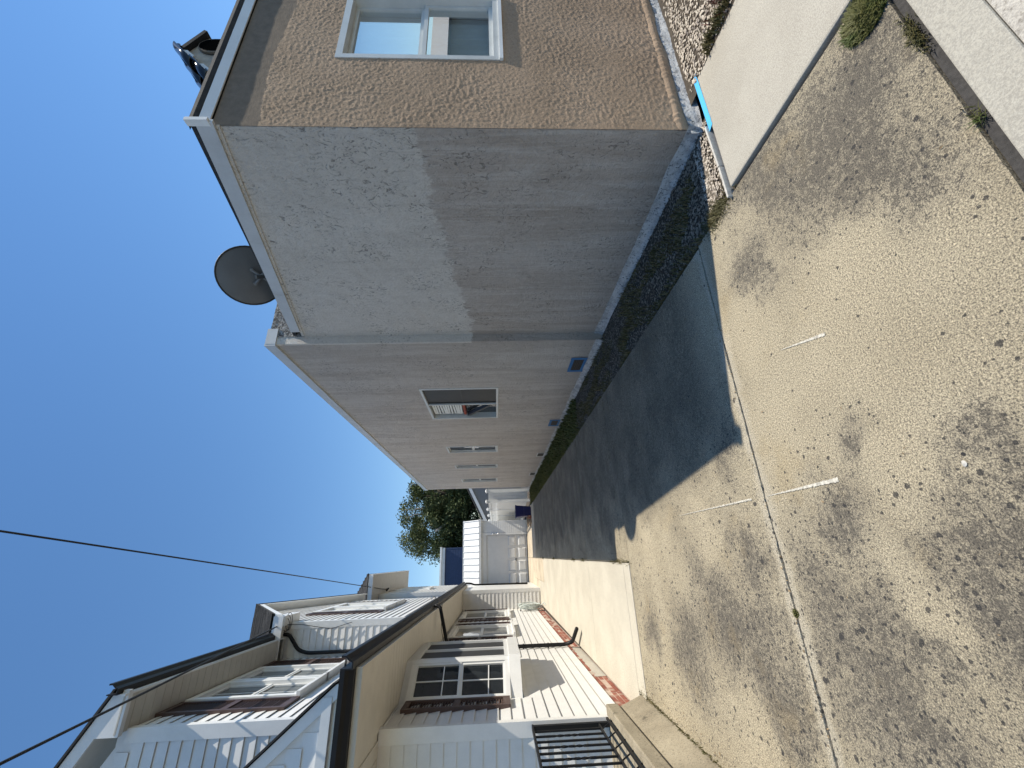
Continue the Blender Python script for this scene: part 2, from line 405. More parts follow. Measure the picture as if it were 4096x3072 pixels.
# ------------------------------------------------------------------ generic window, shutter
def sash_window(parent, T, u0, u1, z0, z1, trim=.07, proud=.035, glass='glass', grid=(2, 2), mat='trim_white', deep=.05, sill=True, split=True):
    w = MB(T)
    w.box((u0, -deep, z0), (u0+trim, proud, z1)); w.box((u1-trim, -deep, z0), (u1, proud, z1)); w.box((u0+trim, -deep, z1-trim), (u1-trim, proud-.003, z1)); w.box((u0+trim, -deep, z0), (u1-trim, proud-.003, z0+trim))
    win = w.build('window', mat, parent)
    a, b, c, d = u0+trim, u1-trim, z0+trim, z1-trim
    parts = [(c, (c+d)/2, -.004), ((c+d)/2, d, .006)] if split else [(c, d, 0)]
    for s0, s1, of in parts:
        m = MB(T); k = .032
        m.box((a, -.03+of, s0), (a+k, .008+of, s1)); m.box((b-k, -.03+of, s0), (b, .008+of, s1)); m.box((a+k, -.03+of, s0), (b-k, .006+of, s0+k)); m.box((a+k, -.03+of, s1-k), (b-k, .006+of, s1))
        m.build('sash', mat, win)
        MB(T).box((a+k, -.018+of, s0+k), (b-k, -.012+of, s1-k)).build('pane', glass, win)
        gx, gz = grid
        if gx > 1 or gz > 1:
            g = MB(T)
            for i in range(1, gx): x = a+k+(b-a-2*k)*i/gx; g.box((x-.007, -.012+of, s0+k), (x+.007, -.004+of, s1-k))
            for i in range(1, gz): z = s0+k+(s1-s0-2*k)*i/gz; g.box((a+k, -.0115+of, z-.007), (b-k, -.0045+of, z+.007))
            g.build('muntin', mat, win)
    if sill: MB(T).box((u0-.04, -.02, z0-.05), (u1+.04, proud+.05, z0-.001)).build('sill', mat, win)
    return win
def shutter(parent, T, u0, u1, z0, z1, proud=.04, n=None):
    s = MB(T); k = min(.05, (u1-u0)*.2); zm = (z0+z1)/2
    s.box((u0, .004, z0), (u0+k, proud, z1)); s.box((u1-k, .004, z0), (u1, proud, z1))
    for a, b in ((z0, z0+.09), (zm-.04, zm+.04), (z1-.07, z1)): s.box((u0+k, .004, a), (u1-k, proud-.002, b))
    s.box((u0+k, .004, z0+.09), (u1-k, .008, z1-.07))
    sh = s.build('shutter', 'shutter', parent)
    for a, b in ((z0+.09, zm-.04), (zm+.04, z1-.07)):
        m = n or max(6, int((b-a)/.034))
        for i in range(m):
            z = a+(b-a)*(i+.5)/m; h = (b-a)/m*.36
            q = MB(T); q.hexa([(u0+k, .012, z+h*.2), (u1-k, .012, z+h*.2), (u1-k, .034, z-h), (u0+k, .034, z-h), (u0+k, .012, z+h), (u1-k, .012, z+h), (u1-k, .034, z-h*.2), (u0+k, .034, z-h*.2)])
            q.build('louver', 'shutter', sh)
    return sh
def shingles(parent, o, u, v, w, h, name='shingles', e=.13, tab=.3, clip=None):
    """rows of thick tabs on a slope: o lower corner, u along the eave, v up the slope"""
    o, u, v = Vector(o), Vector(u).normalized(), Vector(v).normalized(); n = u.cross(v).normalized()
    if n.z < 0: n = -n
    b = MB(); rows = int(h/e)+1
    for r in range(rows):
        x = -random.uniform(0, tab)
        while x < w:
            x1 = x+tab*random.uniform(.75, 1.2); a, c = max(0, x), min(w, x1-.006)
            y0 = r*e+random.uniform(-.006, .006); y1 = min(h, y0+e*1.25); lift = random.uniform(.012, .018)
            if clip: a, c = max(a, clip(y0)[0]), min(c, clip(y0)[1])
            if c-a > .02 and y1 > y0:
                p = [o+u*a+v*y0, o+u*c+v*y0, o+u*c+v*y1, o+u*a+v*y1]
                up = [p[0]+n*lift, p[1]+n*lift, p[2]+n*.004, p[3]+n*.004]
                b.hexa([tuple(q) for q in p]+[tuple(q) for q in up])
            x = x1
    ob = b.build(name, 'shingle', parent); ob['kind'] = 'stuff'; return ob

# ================================================================== GROUND
struct('ground', MB().quad((-220, -220, -.07), (220, -220, -.07), (220, 220, -.07), (-220, 220, -.07)), 'asphalt')
def slab(parent, x0, x1, y0, y1, mat, z=0, t=.1, tilt=0, name='slab'):
    b = MB(); b.hexa([(x0, y0, z-t), (x1, y0, z-t), (x1, y1, z-t), (x0, y1, z-t), (x0, y0, z), (x1, y0, z), (x1, y1, z+tilt), (x0, y1, z+tilt)])
    return b.build(name, mat, parent, bevel=.006)
drive = struct('driveway', MB().quad((-1.75, .79, -.028), (2.9, .79, -.028), (2.9, 23, -.028), (-1.75, 23, -.028)), 'soil')
def rough_slab(x0, x1, y0, y1, mat, z, seed, j0=.0, j1=.0):
    # slab whose cross joints are broken and crooked rather than ruled
    n = 150; b = MB(); lo = []; hi = []
    for i in range(n+1):
        x = x0+(x1-x0)*i/n
        lo.append((x, y0+j0*(noise.noise((x*3.1, seed, 0))+.7*noise.noise((x*17, seed, 1))), z)); hi.append((x, y1+j1*(noise.noise((x*3.1, seed+4, 0))+.7*noise.noise((x*17, seed+4, 1))), z))
    m = n+1; lo2 = [(x, y, z-.1) for x, y, _ in lo]; hi2 = [(x, y, z-.1) for x, y, _ in hi]
    b.v = lo+hi+lo2+hi2
    b.f = [(i, i+1, m+i+1, m+i) for i in range(n)]+[(2*m+i, 2*m+i+1, i+1, i) for i in range(n)]+[(m+i, m+i+1, 3*m+i+1, 3*m+i) for i in range(n)]+[(0, m, 3*m, 2*m), (m-1, 3*m-1, 4*m-1, 2*m-1)]
    return b.build('slab', mat, drive)
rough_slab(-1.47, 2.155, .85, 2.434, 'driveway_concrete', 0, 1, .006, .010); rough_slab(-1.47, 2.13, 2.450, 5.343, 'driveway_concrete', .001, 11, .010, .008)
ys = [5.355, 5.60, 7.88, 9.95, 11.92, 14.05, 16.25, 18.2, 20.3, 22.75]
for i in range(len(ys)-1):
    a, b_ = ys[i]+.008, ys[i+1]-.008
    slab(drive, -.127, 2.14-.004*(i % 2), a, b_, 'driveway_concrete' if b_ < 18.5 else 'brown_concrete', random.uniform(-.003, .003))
path = struct('side_path', MB().quad((-1.8, 5.35, -.024), (-.13, 5.35, -.024), (-.13, 22.75, -.024), (-1.8, 22.75, -.024)), 'soil')
cy = [5.36, 5.62, 7.80, 10.1, 12.6, 15.4]
for i in range(len(cy)-1): slab(path, -1.69 if i else -1.5, -.135, cy[i]+.006, cy[i+1]-.006, 'cream_concrete', .004)
slab(path, -1.69, -.9, 15.41, 17.0, 'cream_concrete', .004)
slab(path, -1.25, -.9, 17.01, 19.0, 'brown_concrete', .0); slab(path, -.89, -.135, 15.41, 19.0, 'brown_concrete', .0); slab(path, -1.25, -.135, 19.02, 22.75, 'brown_concrete', .0)
# lighter mortar repair along the joint between apron and drive
def ribbon(name, pts, mat, parent, z):
    b = MB(); n = len(pts)
    b.add([(x, y0, z) for x, y0, y1 in pts]+[(x, y1, z) for x, y0, y1 in pts], [(i, i+1, n+i+1, n+i) for i in range(n-1)]); return b.build(name, mat, parent)
def edge(a, b, y0, y1, n, amp, seed):
    return [(a+(b-a)*i/n, y0+amp*noise.noise((i*.37, seed, 0)), y1+amp*noise.noise((i*.41, seed+9, 0))) for i in range(n+1)]
# chalk strokes left on the slab
def chalk(name, a, b, w, seed):
    q = MB(); n = 80; A, B = Vector(a), Vector(b); d = (B-A).normalized(); s = Vector((-d.y, d.x, 0))
    L, R = [], []
    for i in range(n+1):
        t = i/n; p = A.lerp(B, t); ww = w*(1-t*.85)*max(.15, 1+.9*noise.noise((i*.9, seed, 0))); p = p+s*.004*noise.noise((i*.5, seed, 3))
        L.append(tuple(p+s*ww)); R.append(tuple(p-s*ww))
    q.add(L+R, [(i, i+1, n+2+i, n+1+i) for i in range(n)]); return q.build(name, 'chalk', drive)
plain('chalk', (.52, .49, .42), .9, .45, None, 0, 60)
chalk('chalk_mark', (.274, 1.87, .0035), (.27, 2.42, .0035), .010, 1); chalk('chalk_mark', (.272, 2.57, .0055), (.269, 3.67, .0055), .006, 2)
chalk('chalk_mark', (.93, 1.66, .0035), (1.0, 1.96, .0035), .008, 3)
# sidewalk at the camera's feet with a tarred expansion joint
walk = struct('sidewalk', MB().quad((-12, -1.2, -.02), (2.15, -1.2, -.02), (2.15, .80, -.02), (-12, .80, -.02)), 'soil')
plain('tar', (.055, .052, .05), .95, .35, None, .7, 60)
for a, c in ((-5.6, -2.6), (-2.59, .2), (.21, 2.14)):
    slab(walk, a, c, .664, .797, 'kerb_concrete', .03); slab(walk, a, c, -1.2, .662, 'sidewalk_concrete', .028)
MB().box((-3, .799, -.05), (2.14, .846, -.012)).build('expansion_joint', 'tar', walk)
padS = struct('front_path', MB().quad((2.15, -1.5, -.02), (3.3, -1.5, -.02), (3.3, 1.95, -.02), (2.15, 1.95, -.02)), 'soil')
b = MB(); poly = [(2.165, -1.4), (3.23, -1.4), (3.23, 1.45), (3.29, 1.90), (2.19, 1.925)]
b.prism([(x, y, -.05) for x, y in poly], (0, 0, .064)); b.build('slab', 'pad_concrete', padS, bevel=.012)

# planting strip along the stucco wall, gravel by the front wall
bed = struct('planting_strip', MB().quad((2.13, 1.93, -.022), (2.98, 1.93, -.022), (2.98, 19.6, -.022), (2.13, 19.6, -.022)).quad((3.2, .2, .012), (7, .2, .012), (7, 2.06, .012), (3.2, 2.06, .012)), 'soil')
def pebbles(name, mat, label, n, f, r0, r1):
    b = MB()
    for _ in range(n):
        x, y, z = f(); r = random.uniform(r0, r1); h = r*random.uniform(.5, .8); a = random.uniform(0, pi); k = random.uniform(.65, 1)
        ring = [(x+r*cos(a+i*pi/3)*random.uniform(.8, 1.1), y+r*k*sin(a+i*pi/3)*random.uniform(.8, 1.1), z+h*.35) for i in range(6)]
        b.add(ring+[(x+r*.15, y, z+h), (x, y, z-h*.4)], [(i, (i+1) % 6, 6) for i in range(6)]+[((i+1) % 6, i, 7) for i in range(6)])
    o = b.build(name, mat); return tag(o, label, 'gravel', kind='stuff')
pebbles('gravel', 'pebble', 'pale beige pea gravel beside the front wall', 5200, lambda: (lambda y: (random.uniform(3.25+.04*max(0, (y-1.4)), 5.3), y, .018))(random.uniform(.9, 2.0)), .006, .014)
pebbles('gravel', 'pebble', 'pale gravel triangle behind the white edging boards', 700, lambda: (random.uniform(2.16, 2.95), random.uniform(1.98, 2.22), -.012), .005, .012)
pebbles('gravel', 'pebble_dark', 'dark shaded gravel along the grey stucco wall', 11000, lambda: (random.uniform(2.14, 2.93), 2.1+9*random.random()**1.6, -.016), .006, .015)
def blades(name, mat, label, cat, n, f, h0, h1, w=.005, lean=.6):
    b = MB()
    for _ in range(n):
        x, y, z, s = f(); h = random.uniform(h0, h1)*s; a = random.uniform(0, 2*pi); l = random.uniform(.1, lean)*h; ww = w*random.uniform(.6, 1.4)
        dx, dy = cos(a), sin(a); px_, py_ = -dy*ww, dx*ww
        m = (x+dx*l*.35, y+dy*l*.35, z+h*.6)
        b.add([(x-px_, y-py_, z), (x+px_, y+py_, z), (m[0]+px_*.8, m[1]+py_*.8, m[2]), (m[0]-px_*.8, m[1]-py_*.8, m[2]), (x+dx*l, y+dy*l, z+h)], [(0, 1, 2, 3), (3, 2, 4)])
    return tag(b.build(name, mat), label, cat, kind='stuff')
def stripf():
    y = 2.3+16.5*random.random()**1.25; k = noise.noise((y*.7, 3.3, 0))
    x = min(2.9, max(2.15, random.gauss(2.48, .25)))
    if noise.noise((x*4, y*1.6, 2)) < -.02: return stripf()
    return (x, y, -.02, .5+.8*max(0, noise.noise((y*1.3, 0, 1))+.5))
m_leaf('dry', (.17, .13, .06), (.23, .18, .09), (.12, .10, .04))
blades('grass', 'moss', 'low moss and grass in the strip along the stucco wall', 'grass', 8000, stripf, .012, .05, .005)
blades('grass', 'dry', 'dry brown stalks among the gravel of the strip', 'grass', 9000, stripf, .015, .06, .004)
blades('grass', 'grass', 'taller green grass at the far end of the strip', 'grass', 9000, lambda: (random.uniform(2.1, 2.85), random.uniform(7.5, 19.4), -.02, random.uniform(.5, 1)), .05, .13, .009)
def tuft(c, r, z=0): return lambda: (lambda a, q: (c[0]+cos(a)*q, c[1]+sin(a)*q, z, 1.2-q/r*.7))(random.uniform(0, 2*pi), r*random.random()**.7)
blades('weed_clump', 'grass', 'bushy green weed clump at the corner of the front path', 'weed', 3600, tuft((2.06, .93), .105), .012, .045, .0022, 1.6)
blades('weed_clump', 'moss', 'yellowish weeds growing out of the expansion joint', 'weed', 420, lambda: (random.gauss(1.74, .045), random.gauss(.845, .010), -.005, 1), .008, .024, .002, 1.5)
blades('weed_clump', 'grass', 'thin dark weed at the sidewalk edge', 'weed', 60, lambda: (random.gauss(1.27, .02), random.gauss(.835, .010), -.005, 1), .01, .032, .0016, 1.8)
blades('weed_clump', 'moss', 'brown moss clump at the end of the edging boards', 'weed', 2200, lambda: (random.gauss(2.17, .05), random.gauss(2.13, .09), -.015, 1), .01, .035, .003, 1.3)
blades('weed_clump', 'weed_red', 'reddish weeds at the edge of the pale gravel', 'weed', 420, lambda: (random.gauss(3.42, .07), random.gauss(1.30, .1), .02, 1), .03, .09, .004, 1)
blades('weed_clump', 'moss', 'olive weeds between the pale gravel and front path', 'weed', 420, lambda: (random.gauss(3.31, .03), random.uniform(1.42, 1.72), .02, 1), .02, .06, .004, 1)
blades('weed_clump', 'grass', 'single small weed in the driveway joint', 'weed', 200, tuft((-.34, 2.44), .022), .006, .02, .002, 1)
blades('weed_clump', 'moss', 'sparse weeds where pale path meets dark driveway', 'weed', 500, lambda: (random.gauss(-.127, .015), random.choice([5.45, 5.7, 6.0, 8.2, 9.2, 12.4, 15.3])+random.gauss(0, .12), -.01, 1), .015, .05, .004, 1)
blades('weed_clump', 'moss', 'dry weeds along the foot of the low porch wall', 'weed', 700, lambda: (-1.475+random.gauss(0, .012), random.uniform(3.2, 5.6), -.005, 1), .01, .03, .003, 1)

plain('stone_pale', (.55, .53, .48), .9, .2, None, .5, 60)
plain('weathered', (.50, .48, .44), .8, .25, (.26, .24, .19), .4, 30)
# edging boards and tape at the house corner
for (x0, x1, y0, y1), lb in (((2.82, 2.41, 1.952, 1.945), 'weathered white edging board nearest the blue tape'), ((2.40, 2.13, 1.944, 1.948), 'shorter mossy white edging board at the path tip')):
    q = MB(); q.hexa([(x1, y1-.008, -.02), (x0, y0-.008, -.02), (x0, y0+.008, -.02), (x1, y1+.008, -.02), (x1, y1-.008, .034), (x0, y0-.008, .034), (x0, y0+.008, .034), (x1, y1+.008, .034)])
    tag(q.build('edging_board', 'weathered', bevel=.003), lb, 'board', 'white edging boards')
q = MB(); n = 24
A = [(2.775+.57*i/n, 1.893+.004*noise.noise((i*.5, 1, 0)), .0165) for i in range(n+1)]; B2 = [(2.755+.565*i/n, 1.938, .0175) for i in range(n+1)]; C2 = [(x, 1.944, .0) for x, y, z in B2]
q.add(A+B2+C2, [(i, i+1, n+2+i, n+1+i) for i in range(n)]+[(n+1+i, n+2+i, 2*n+3+i, 2*n+2+i) for i in range(n)])
tag(q.build('masking_tape', 'tape'), 'bright blue masking tape along the path edge at the house corner', 'tape')
for x, y, s, lb in ((.235, 1.33, .011, 'small white stone lying on the driveway'), (2.66, 1.08, .012, 'small white pebble on the smooth front path')):
    q = MB(); zt = .001 if x < 2 else .015
    ring = [(x+s*cos(i*pi/4)*(1+.2*sin(i*2.3)), y+s*.8*sin(i*pi/4), zt+s*.3) for i in range(8)]
    q.add(ring+[(x, y, zt+s*.7), (x, y, zt)], [(i, (i+1) % 8, 8) for i in range(8)]+[((i+1) % 8, i, 9) for i in range(8)])
    tag(q.build('stone', 'stone_pale'), lb, 'stone')

def litter():
    b = MB(); spots = [lambda: (random.gauss(2.10, .05), random.uniform(2.3, 17)), lambda: (random.uniform(-1.4, 2.0), 2.443+random.gauss(0, .012)), lambda: (random.uniform(-1.45, 2.1), random.uniform(.9, 5.3)), lambda: (-1.44+abs(random.gauss(0, .05)), random.uniform(3.2, 5.5)), lambda: (random.uniform(-.1, 2.1), random.uniform(5.5, 16))]
    for _ in range(520):
        x, y = random.choice(spots)(); r = random.uniform(.004, .011); a = random.uniform(0, 6.28); z = .004 if x < 2.12 else -.005; d = Vector((cos(a), sin(a), 0)); e = Vector((-sin(a), cos(a), 0)); c = Vector((x, y, z))
        b.add([tuple(c-d*r), tuple(c+e*r*.4+Vector((0, 0, r*.5))), tuple(c+d*r+Vector((0, 0, r*.3))), tuple(c-e*r*.4)], [(0, 1, 2, 3)])
    tag(b.build('leaf_litter', 'litter'), 'scattered dry bits of leaf on the driveway', 'litter', kind='stuff')
litter()
# ================================================================== STUCCO HOUSE (right)
stuc = thing('stucco_house', (3.0, 5.25, 0), 'flat-roofed stucco house with tan front and grey streaky side wall', 'house')
FX0, FX1 = 2.955, 3.005       # front wing side wall, slightly skewed
def zslope(y): return 3.60+(y-2.07)/(5.03-2.07)*.70
SW = MB()
yn = 2.074; yf = 5.25
SW.hexa([(FX0, yn, -.05), (FX0+.15, yn, -.05), (FX1+.15, yf, -.05), (FX1, yf, -.05), (FX0, yn, zslope(yn)), (FX0+.15, yn, zslope(yn)), (FX1+.15, yf, zslope(yf)), (FX1, yf, zslope(yf))])
side = SW.build('side_wall', 'stucco_side', stuc)
# main wing with window openings
WIN = [(7.0, 8.78), (11.32, 12.05), (13.84, 14.40), (16.57, 17.28)]
Tm = frameT((2.885, 5.25), pi/2-.0003)
holes = [(a-5.25, b-5.25, 1.51, 2.99) for a, b in WIN]
mb = MB(lambda u, o, z: (2.885-o, 5.25+u, z)); mw = wall_cells(mb, 0, 13.8, -.05, 4.72, holes, .16)
mw.box((-.0, -.4, -.05), (.0, 0, 0)) if False else None
main = mw.build('main_wall', 'stucco_side', stuc)
MB().box((2.886, 5.23, -.05), (3.05, 5.2495, 4.70)).build('return_wall', 'stucco_side', stuc)
MB().box((3.06, 19.03, -.05), (8.5, 19.05, 4.72)).build('rear_wall', 'stucco_side', stuc)
# tan front wall, fine grid displaced into skip-trowelled plaster
def tan_wall():
    X0, X1, Z0, Z1 = 2.957, 5.05, 0.0, 3.62; hx0, hx1, hz0, hz1 = 3.785, 4.72, 1.50, 2.845
    st = .0082; nx = int((X1-X0)/st); nz = int((Z1-Z0)/st)
    vs = []; idx = {}; fs = []
    for i in range(nx+1):
        for k in range(nz+1):
            x = X0+(X1-X0)*i/nx; z = Z0+(Z1-Z0)*k/nz
            a = noise.fractal((x*27, z*38, 0), .6, 2.2, 4); a2 = noise.fractal((x*58, z*74, 5), .6, 2.1, 2); dn = .5+.5*noise.noise((x*2.6, z*2.6, 4))
            lump = max(0, min(1, (a-.02)*3.2))*.7+max(0, min(1, (a2-.15)*3.5))*.45
            t = lump*(.0013+.0042*dn)+.0012*noise.noise((x*120, z*120, 2))
            zr = 3.30-.03*sin(x*3)
            if z > zr: t *= .22
            if z < .2: t *= 1.3
            ed = min(1, (x-X0)/.03)
            ry = 0
            vs.append((x, 2.07-t*ed+.002*noise.noise((x*2, z*2, 5))*ed, z)); idx[i, k] = len(vs)-1
    for i in range(nx):
        for k in range(nz):
            xm, zm = X0+(X1-X0)*(i+.5)/nx, Z0+(Z1-Z0)*(k+.5)/nz
            if hx0 < xm < hx1 and hz0 < zm < hz1: continue
            fs.append((idx[i, k], idx[i+1, k], idx[i+1, k+1], idx[i, k+1]))
    b = MB(); b.v = vs; b.f = fs
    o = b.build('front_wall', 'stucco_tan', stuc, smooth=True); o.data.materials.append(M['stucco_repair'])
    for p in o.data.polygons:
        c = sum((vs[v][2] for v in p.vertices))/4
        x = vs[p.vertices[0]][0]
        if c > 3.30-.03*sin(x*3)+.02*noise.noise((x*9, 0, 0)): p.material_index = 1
    # thickness behind the plaster skin
    w = MB(); 
    for a in ((3.0, 2.085, 0), ) : pass
    w.box((3.12, 2.09, -.05), (hx0, 2.22, 3.6)); w.box((hx1, 2.09, -.05), (8.5, 2.22, 3.6)); w.box((hx0, 2.09, -.05), (hx1, 2.22, hz0)); w.box((hx0, 2.09, hz1), (hx1, 2.22, 3.6))
    w.box((5.05, 2.068, -.05), (8.5, 2.0895, 3.6))
    w.build('wall_core', 'stucco_tan', stuc)
tan_wall()
MB().box((8.35, 2.23, -.05), (8.5, 19.0, 3.6)).build('far_side_wall', 'stucco_side', stuc)
# front window: white frame, two panes, curtain behind
Tf = lambda u, o, z: (u, 2.07-o, z)
fr = MB(Tf); u0, u1, z0, z1 = 3.785, 4.72, 1.50, 2.845
fr.box((u0, -.14, z0), (u0+.05, .008, z1)); fr.box((u1-.05, -.14, z0), (u1, .008, z1)); fr.box((u0+.05, -.14, z1-.055), (u1-.05, .006, z1)); fr.box((u0+.05, -.14, z0), (u1-.05, .006, z0+.05))
fwin = fr.build('front_window', 'frame_alu', stuc)
MB(Tf).box((u0-.0, -.02, z0-.03), (u1, .022, z0-.001)).build('sill', 'seal_white', fwin)
mid = 2.16
for (a, c, of) in ((z0+.05, mid, -.02), (mid, z1-.055, -.045)):
    s = MB(Tf); k = .035
    s.box((u0+.05, -.06+of, a), (u0+.05+k, -.02+of, c)); s.box((u1-.05-k, -.06+of, a), (u1-.05, -.02+of, c)); s.box((u0+.05+k, -.06+of, a), (u1-.05-k, -.022+of, a+k)); s.box((u0+.05+k, -.06+of, c-k), (u1-.05-k, -.022+of, c))
    s.build('sash', 'frame_alu', fwin)
    MB(Tf).box((u0+.05+k, -.045+of, a+k), (u1-.05-k, -.040+of, c-k)).build('pane', 'glass_clear', fwin)
cu = MB(); n = 40
for za, zb, yb in ((1.55, 2.80, 2.245),):
    cu.add([(3.78+.95*i/n, yb+.02*sin(i*1.9)+.012*sin(i*.7), za) for i in range(n+1)]+[(3.78+.95*i/n, yb+.02*sin(i*1.9), zb) for i in range(n+1)], [(i, i+1, n+2+i, n+1+i) for i in range(n)])
cu.build('curtain', 'curtain', fwin)
MB().box((3.3, 2.6, .3), (6, 2.62, 3.2)).build('room_wall', 'dark_void', stuc)
# side windows
def side_window(k, a, c, kind):
    T = lambda u, o, z: (2.885-o, u, z); z0, z1 = 1.515, 2.985; f = .045
    w = MB(T); w.box((a, -.13, z0), (a+f, .012, z1)); w.box((c-f, -.13, z0), (c, .012, z1)); w.box((a+f, -.13, z0), (c-f, .010, z0+f)); w.box((a+f, -.13, z1-f), (c-f, .010, z1)); w.box(((a+c)/2-.02, -.11, z0+f), ((a+c)/2+.02, .004, z1-f)) if kind == 0 else None
    win = w.build('window', 'frame_alu', stuc); m = (a+c)/2
    if kind == 0:
        MB(T).box((a+f, -.04, z0+f), (m-.02, -.03, z1-f)).build('screen', 'screen', win)
        g = MB(T); g.box((a+f+.02, -.028, z0+f+.02), (a+f+.05, -.02, z1-f-.02)); g.box((a+f+.02, -.028, 2.22), (m-.05, -.021, 2.25)); g.box((m-.06, -.028, z0+f), (m-.03, -.02, z1-f)); g.build('screen_frame', 'metal_dark', win)
        MB(T).box((m+.02, -.125, z0+f), (c-f, -.12, z1-f)).build('pane', 'glass', win)
        for i in range(12):
            z = 2.90-i*.053; q = MB(T); dz = .012*sin(i*1.3)
            q.hexa([(m+.05, -.10, z-.02), (c-f-.07, -.10, z-.02+dz), (c-f-.07, -.075, z-.028+dz), (m+.05, -.075, z-.028), (m+.05, -.10, z+.022), (c-f-.07, -.10, z+.022+dz), (c-f-.07, -.07, z+.012+dz), (m+.05, -.07, z+.012)]); q.build('blind_slat', 'blind', win)
        q = MB(T); n = 9
        for i in range(n): y = m+.04+(c-f-.1-m)*i/n; q.box((y, -.10, 2.215+.012*(i % 2)), (y+(c-f-.1-m)/n*.9, -.05, 2.27))
        q.build('valance', 'red_cloth', win)
        q = MB(T); q.hexa([(m+.05, -.09, 1.60), (m+.09, -.03, 1.60), (c-f-.05, -.03, 2.13), (c-f-.09, -.09, 2.13), (m+.05, -.09, 1.66), (m+.09, -.03, 1.66), (c-f-.05, -.03, 2.20), (c-f-.09, -.09, 2.20)]); q.build('tilted_panel', 'metal_dark', win)
    else:
        zm = 2.24
        for s0, s1, o in ((z0+f, zm, -.05), (zm, z1-f, -.06)):
            s = MB(T); e = .035; s.box((a+f, o-.02, s0), (a+f+e, o+.02, s1)); s.box((c-f-e, o-.02, s0), (c-f, o+.02, s1)); s.box((a+f+e, o-.02, s0), (c-f-e, o+.018, s0+e)); s.box((a+f+e, o-.02, s1-e), (c-f-e, o+.018, s1)); s.build('sash', 'frame_alu', win)
            MB(T).box((a+f+e, o-.006, s0+e), (c-f-e, o, s1-e)).build('pane', 'screen' if kind == 2 else 'glass', win)
for k, (a, c) in enumerate(WIN): side_window(k, a, c, (0, 1, 2, 1)[k])
for k, (a, c, z0, z1, mt) in enumerate(((5.82, 6.31, .10, .33, 'tape_dark'), (9.04, 9.5, .07, .29, 'tape_dark'), (12.35, 12.8, .07, .29, 'frame_alu'), (15.55, 16.1, .06, .28, 'frame_alu'))):
    T = lambda u, o, z: (2.885-o, u, z); v = MB(T).box((a, .003, z0), (c, .009, z1)).build('vent', 'vent_mesh', stuc)
    q = MB(T); w = .045 if k < 2 else .02; j = lambda: random.uniform(-.008, .008)
    q.box((a-.02, .0095, z0-.015), (a+w, .013, z1+.02)); q.box((c-w, .0095, z0-.02), (c+.02, .013, z1+.01)); q.box((a+w, .0095, z1-w*.8), (c-w, .0125, z1+.015)); q.box((a+w, .0095, z0-.012), (c-w, .0125, z0+w*.7)); q.build('vent_frame', mt, v)
    if k < 2:
        lv = MB(T)
        for i in range(5): z = z0+.05+i*(z1-z0-.08)/5; lv.box((a+w, .009, z), (c-w, .012, z+.01))
        lv.build('vent_louver', 'metal_dark', v)
# painted cove at the foot of the walls
def cove(name, pts, out, h, seed):
    b = MB(); rows = 7; n = len(pts)
    for i, (x, y) in enumerate(pts):
        for k in range(rows):
            t = k/(rows-1); w = noise.noise((x*2.3+y*2.3, seed, t)); g = noise.noise((x*17+y*17, seed, t*3))
            o = (1-t)**1.3*(.034+.02*w)+.008*g; z = -.03+t*(h+.03+.03*w)
            b.v.append((x+out[0]*(o+.004), y+out[1]*(o+.004), z+.006*g))
    b.f = [(i*rows+k, (i+1)*rows+k, (i+1)*rows+k+1, i*rows+k+1) for i in range(n-1) for k in range(rows-1)]
    return b.build(name, 'plinth_paint', stuc, smooth=True)
cove('painted_cove', [(FX0+(FX1-FX0)*i/110, 2.03+3.2*i/110) for i in range(111)], (-1, 0), .095, 1)
cove('painted_cove', [(2.885, 5.2+13.8*i/200) for i in range(201)], (-1, 0), .09, 5)
cove('painted_cove', [(2.90+2.9*i/120, 2.066) for i in range(121)], (0, -1), .075, 9)
q = MB(); n = 260
for i in range(n+1):   # lumpy plaster lip above the painted cove on the front
    x = 2.95+2.6*i/n; w = noise.noise((x*6, 4, 0)); g_ = noise.noise((x*31, 7, 0)); q.v += [(x, 2.066, .16+.02*w+.01*g_), (x, 2.052-.012*w-.012*g_, .13+.012*w), (x, 2.066, .09)]
q.f = [(i*3+k, i*3+k+1, i*3+k+4, i*3+k+3) for i in range(n) for k in range(2)]; q.build('plaster_lip', 'stucco_tan', stuc, smooth=True)
# eaves: sloping side fascia, front fascia with rolled roofing above it, main parapet cap
def fascia(name, a, b_, h, t, mat, out):
    q = MB(); a, b_, o = Vector(a), Vector(b_), Vector(out)*t; Z = Vector((0, 0, h))
    q.hexa([tuple(v) for v in (a, a+o, b_+o, b_, a+Z, a+o+Z, b_+o+Z, b_+Z)]); return q.build(name, mat, stuc)
a0, a1 = (FX0-.002, 2.02, zslope(2.02)-.015), (FX1-.002, 5.05, zslope(5.05)-.015)
ym = 4.15; t = (ym-2.02)/(5.05-2.02); am = tuple(a0[i]+(a1[i]-a0[i])*t for i in range(3)); am2 = tuple(a0[i]+(a1[i]-a0[i])*(t+.002) for i in range(3))
fascia('side_fascia', a0, am, .125, .03, 'fascia_grey', (-1, 0, 0)); fascia('side_fascia', am2, a1, .125, .03, 'fascia_grey', (-1, 0, 0))
fascia('drip_strip', (FX0-.001, 2.06, zslope(2.06)-.045), (FX1-.001, 5.2, zslope(5.2)-.045), .028, .012, 'stucco_side', (-1, 0, 0))
MB().box((FX0-.035, 2.0, 3.60), (FX0-.005, 2.05, 3.76)).build('fascia_end_cap', 'seal_white', stuc)
q = MB(); q.hexa([(2.93, 2.05, 3.625), (8.5, 2.05, 3.625), (8.5, 2.06, 3.625), (2.93, 2.06, 3.625), (2.93, 2.040, 3.70), (8.5, 2.040, 3.70), (8.5, 2.06, 3.70), (2.93, 2.06, 3.70)]); q.build('front_fascia', 'trim_white', stuc)
q = MB(); n = 70
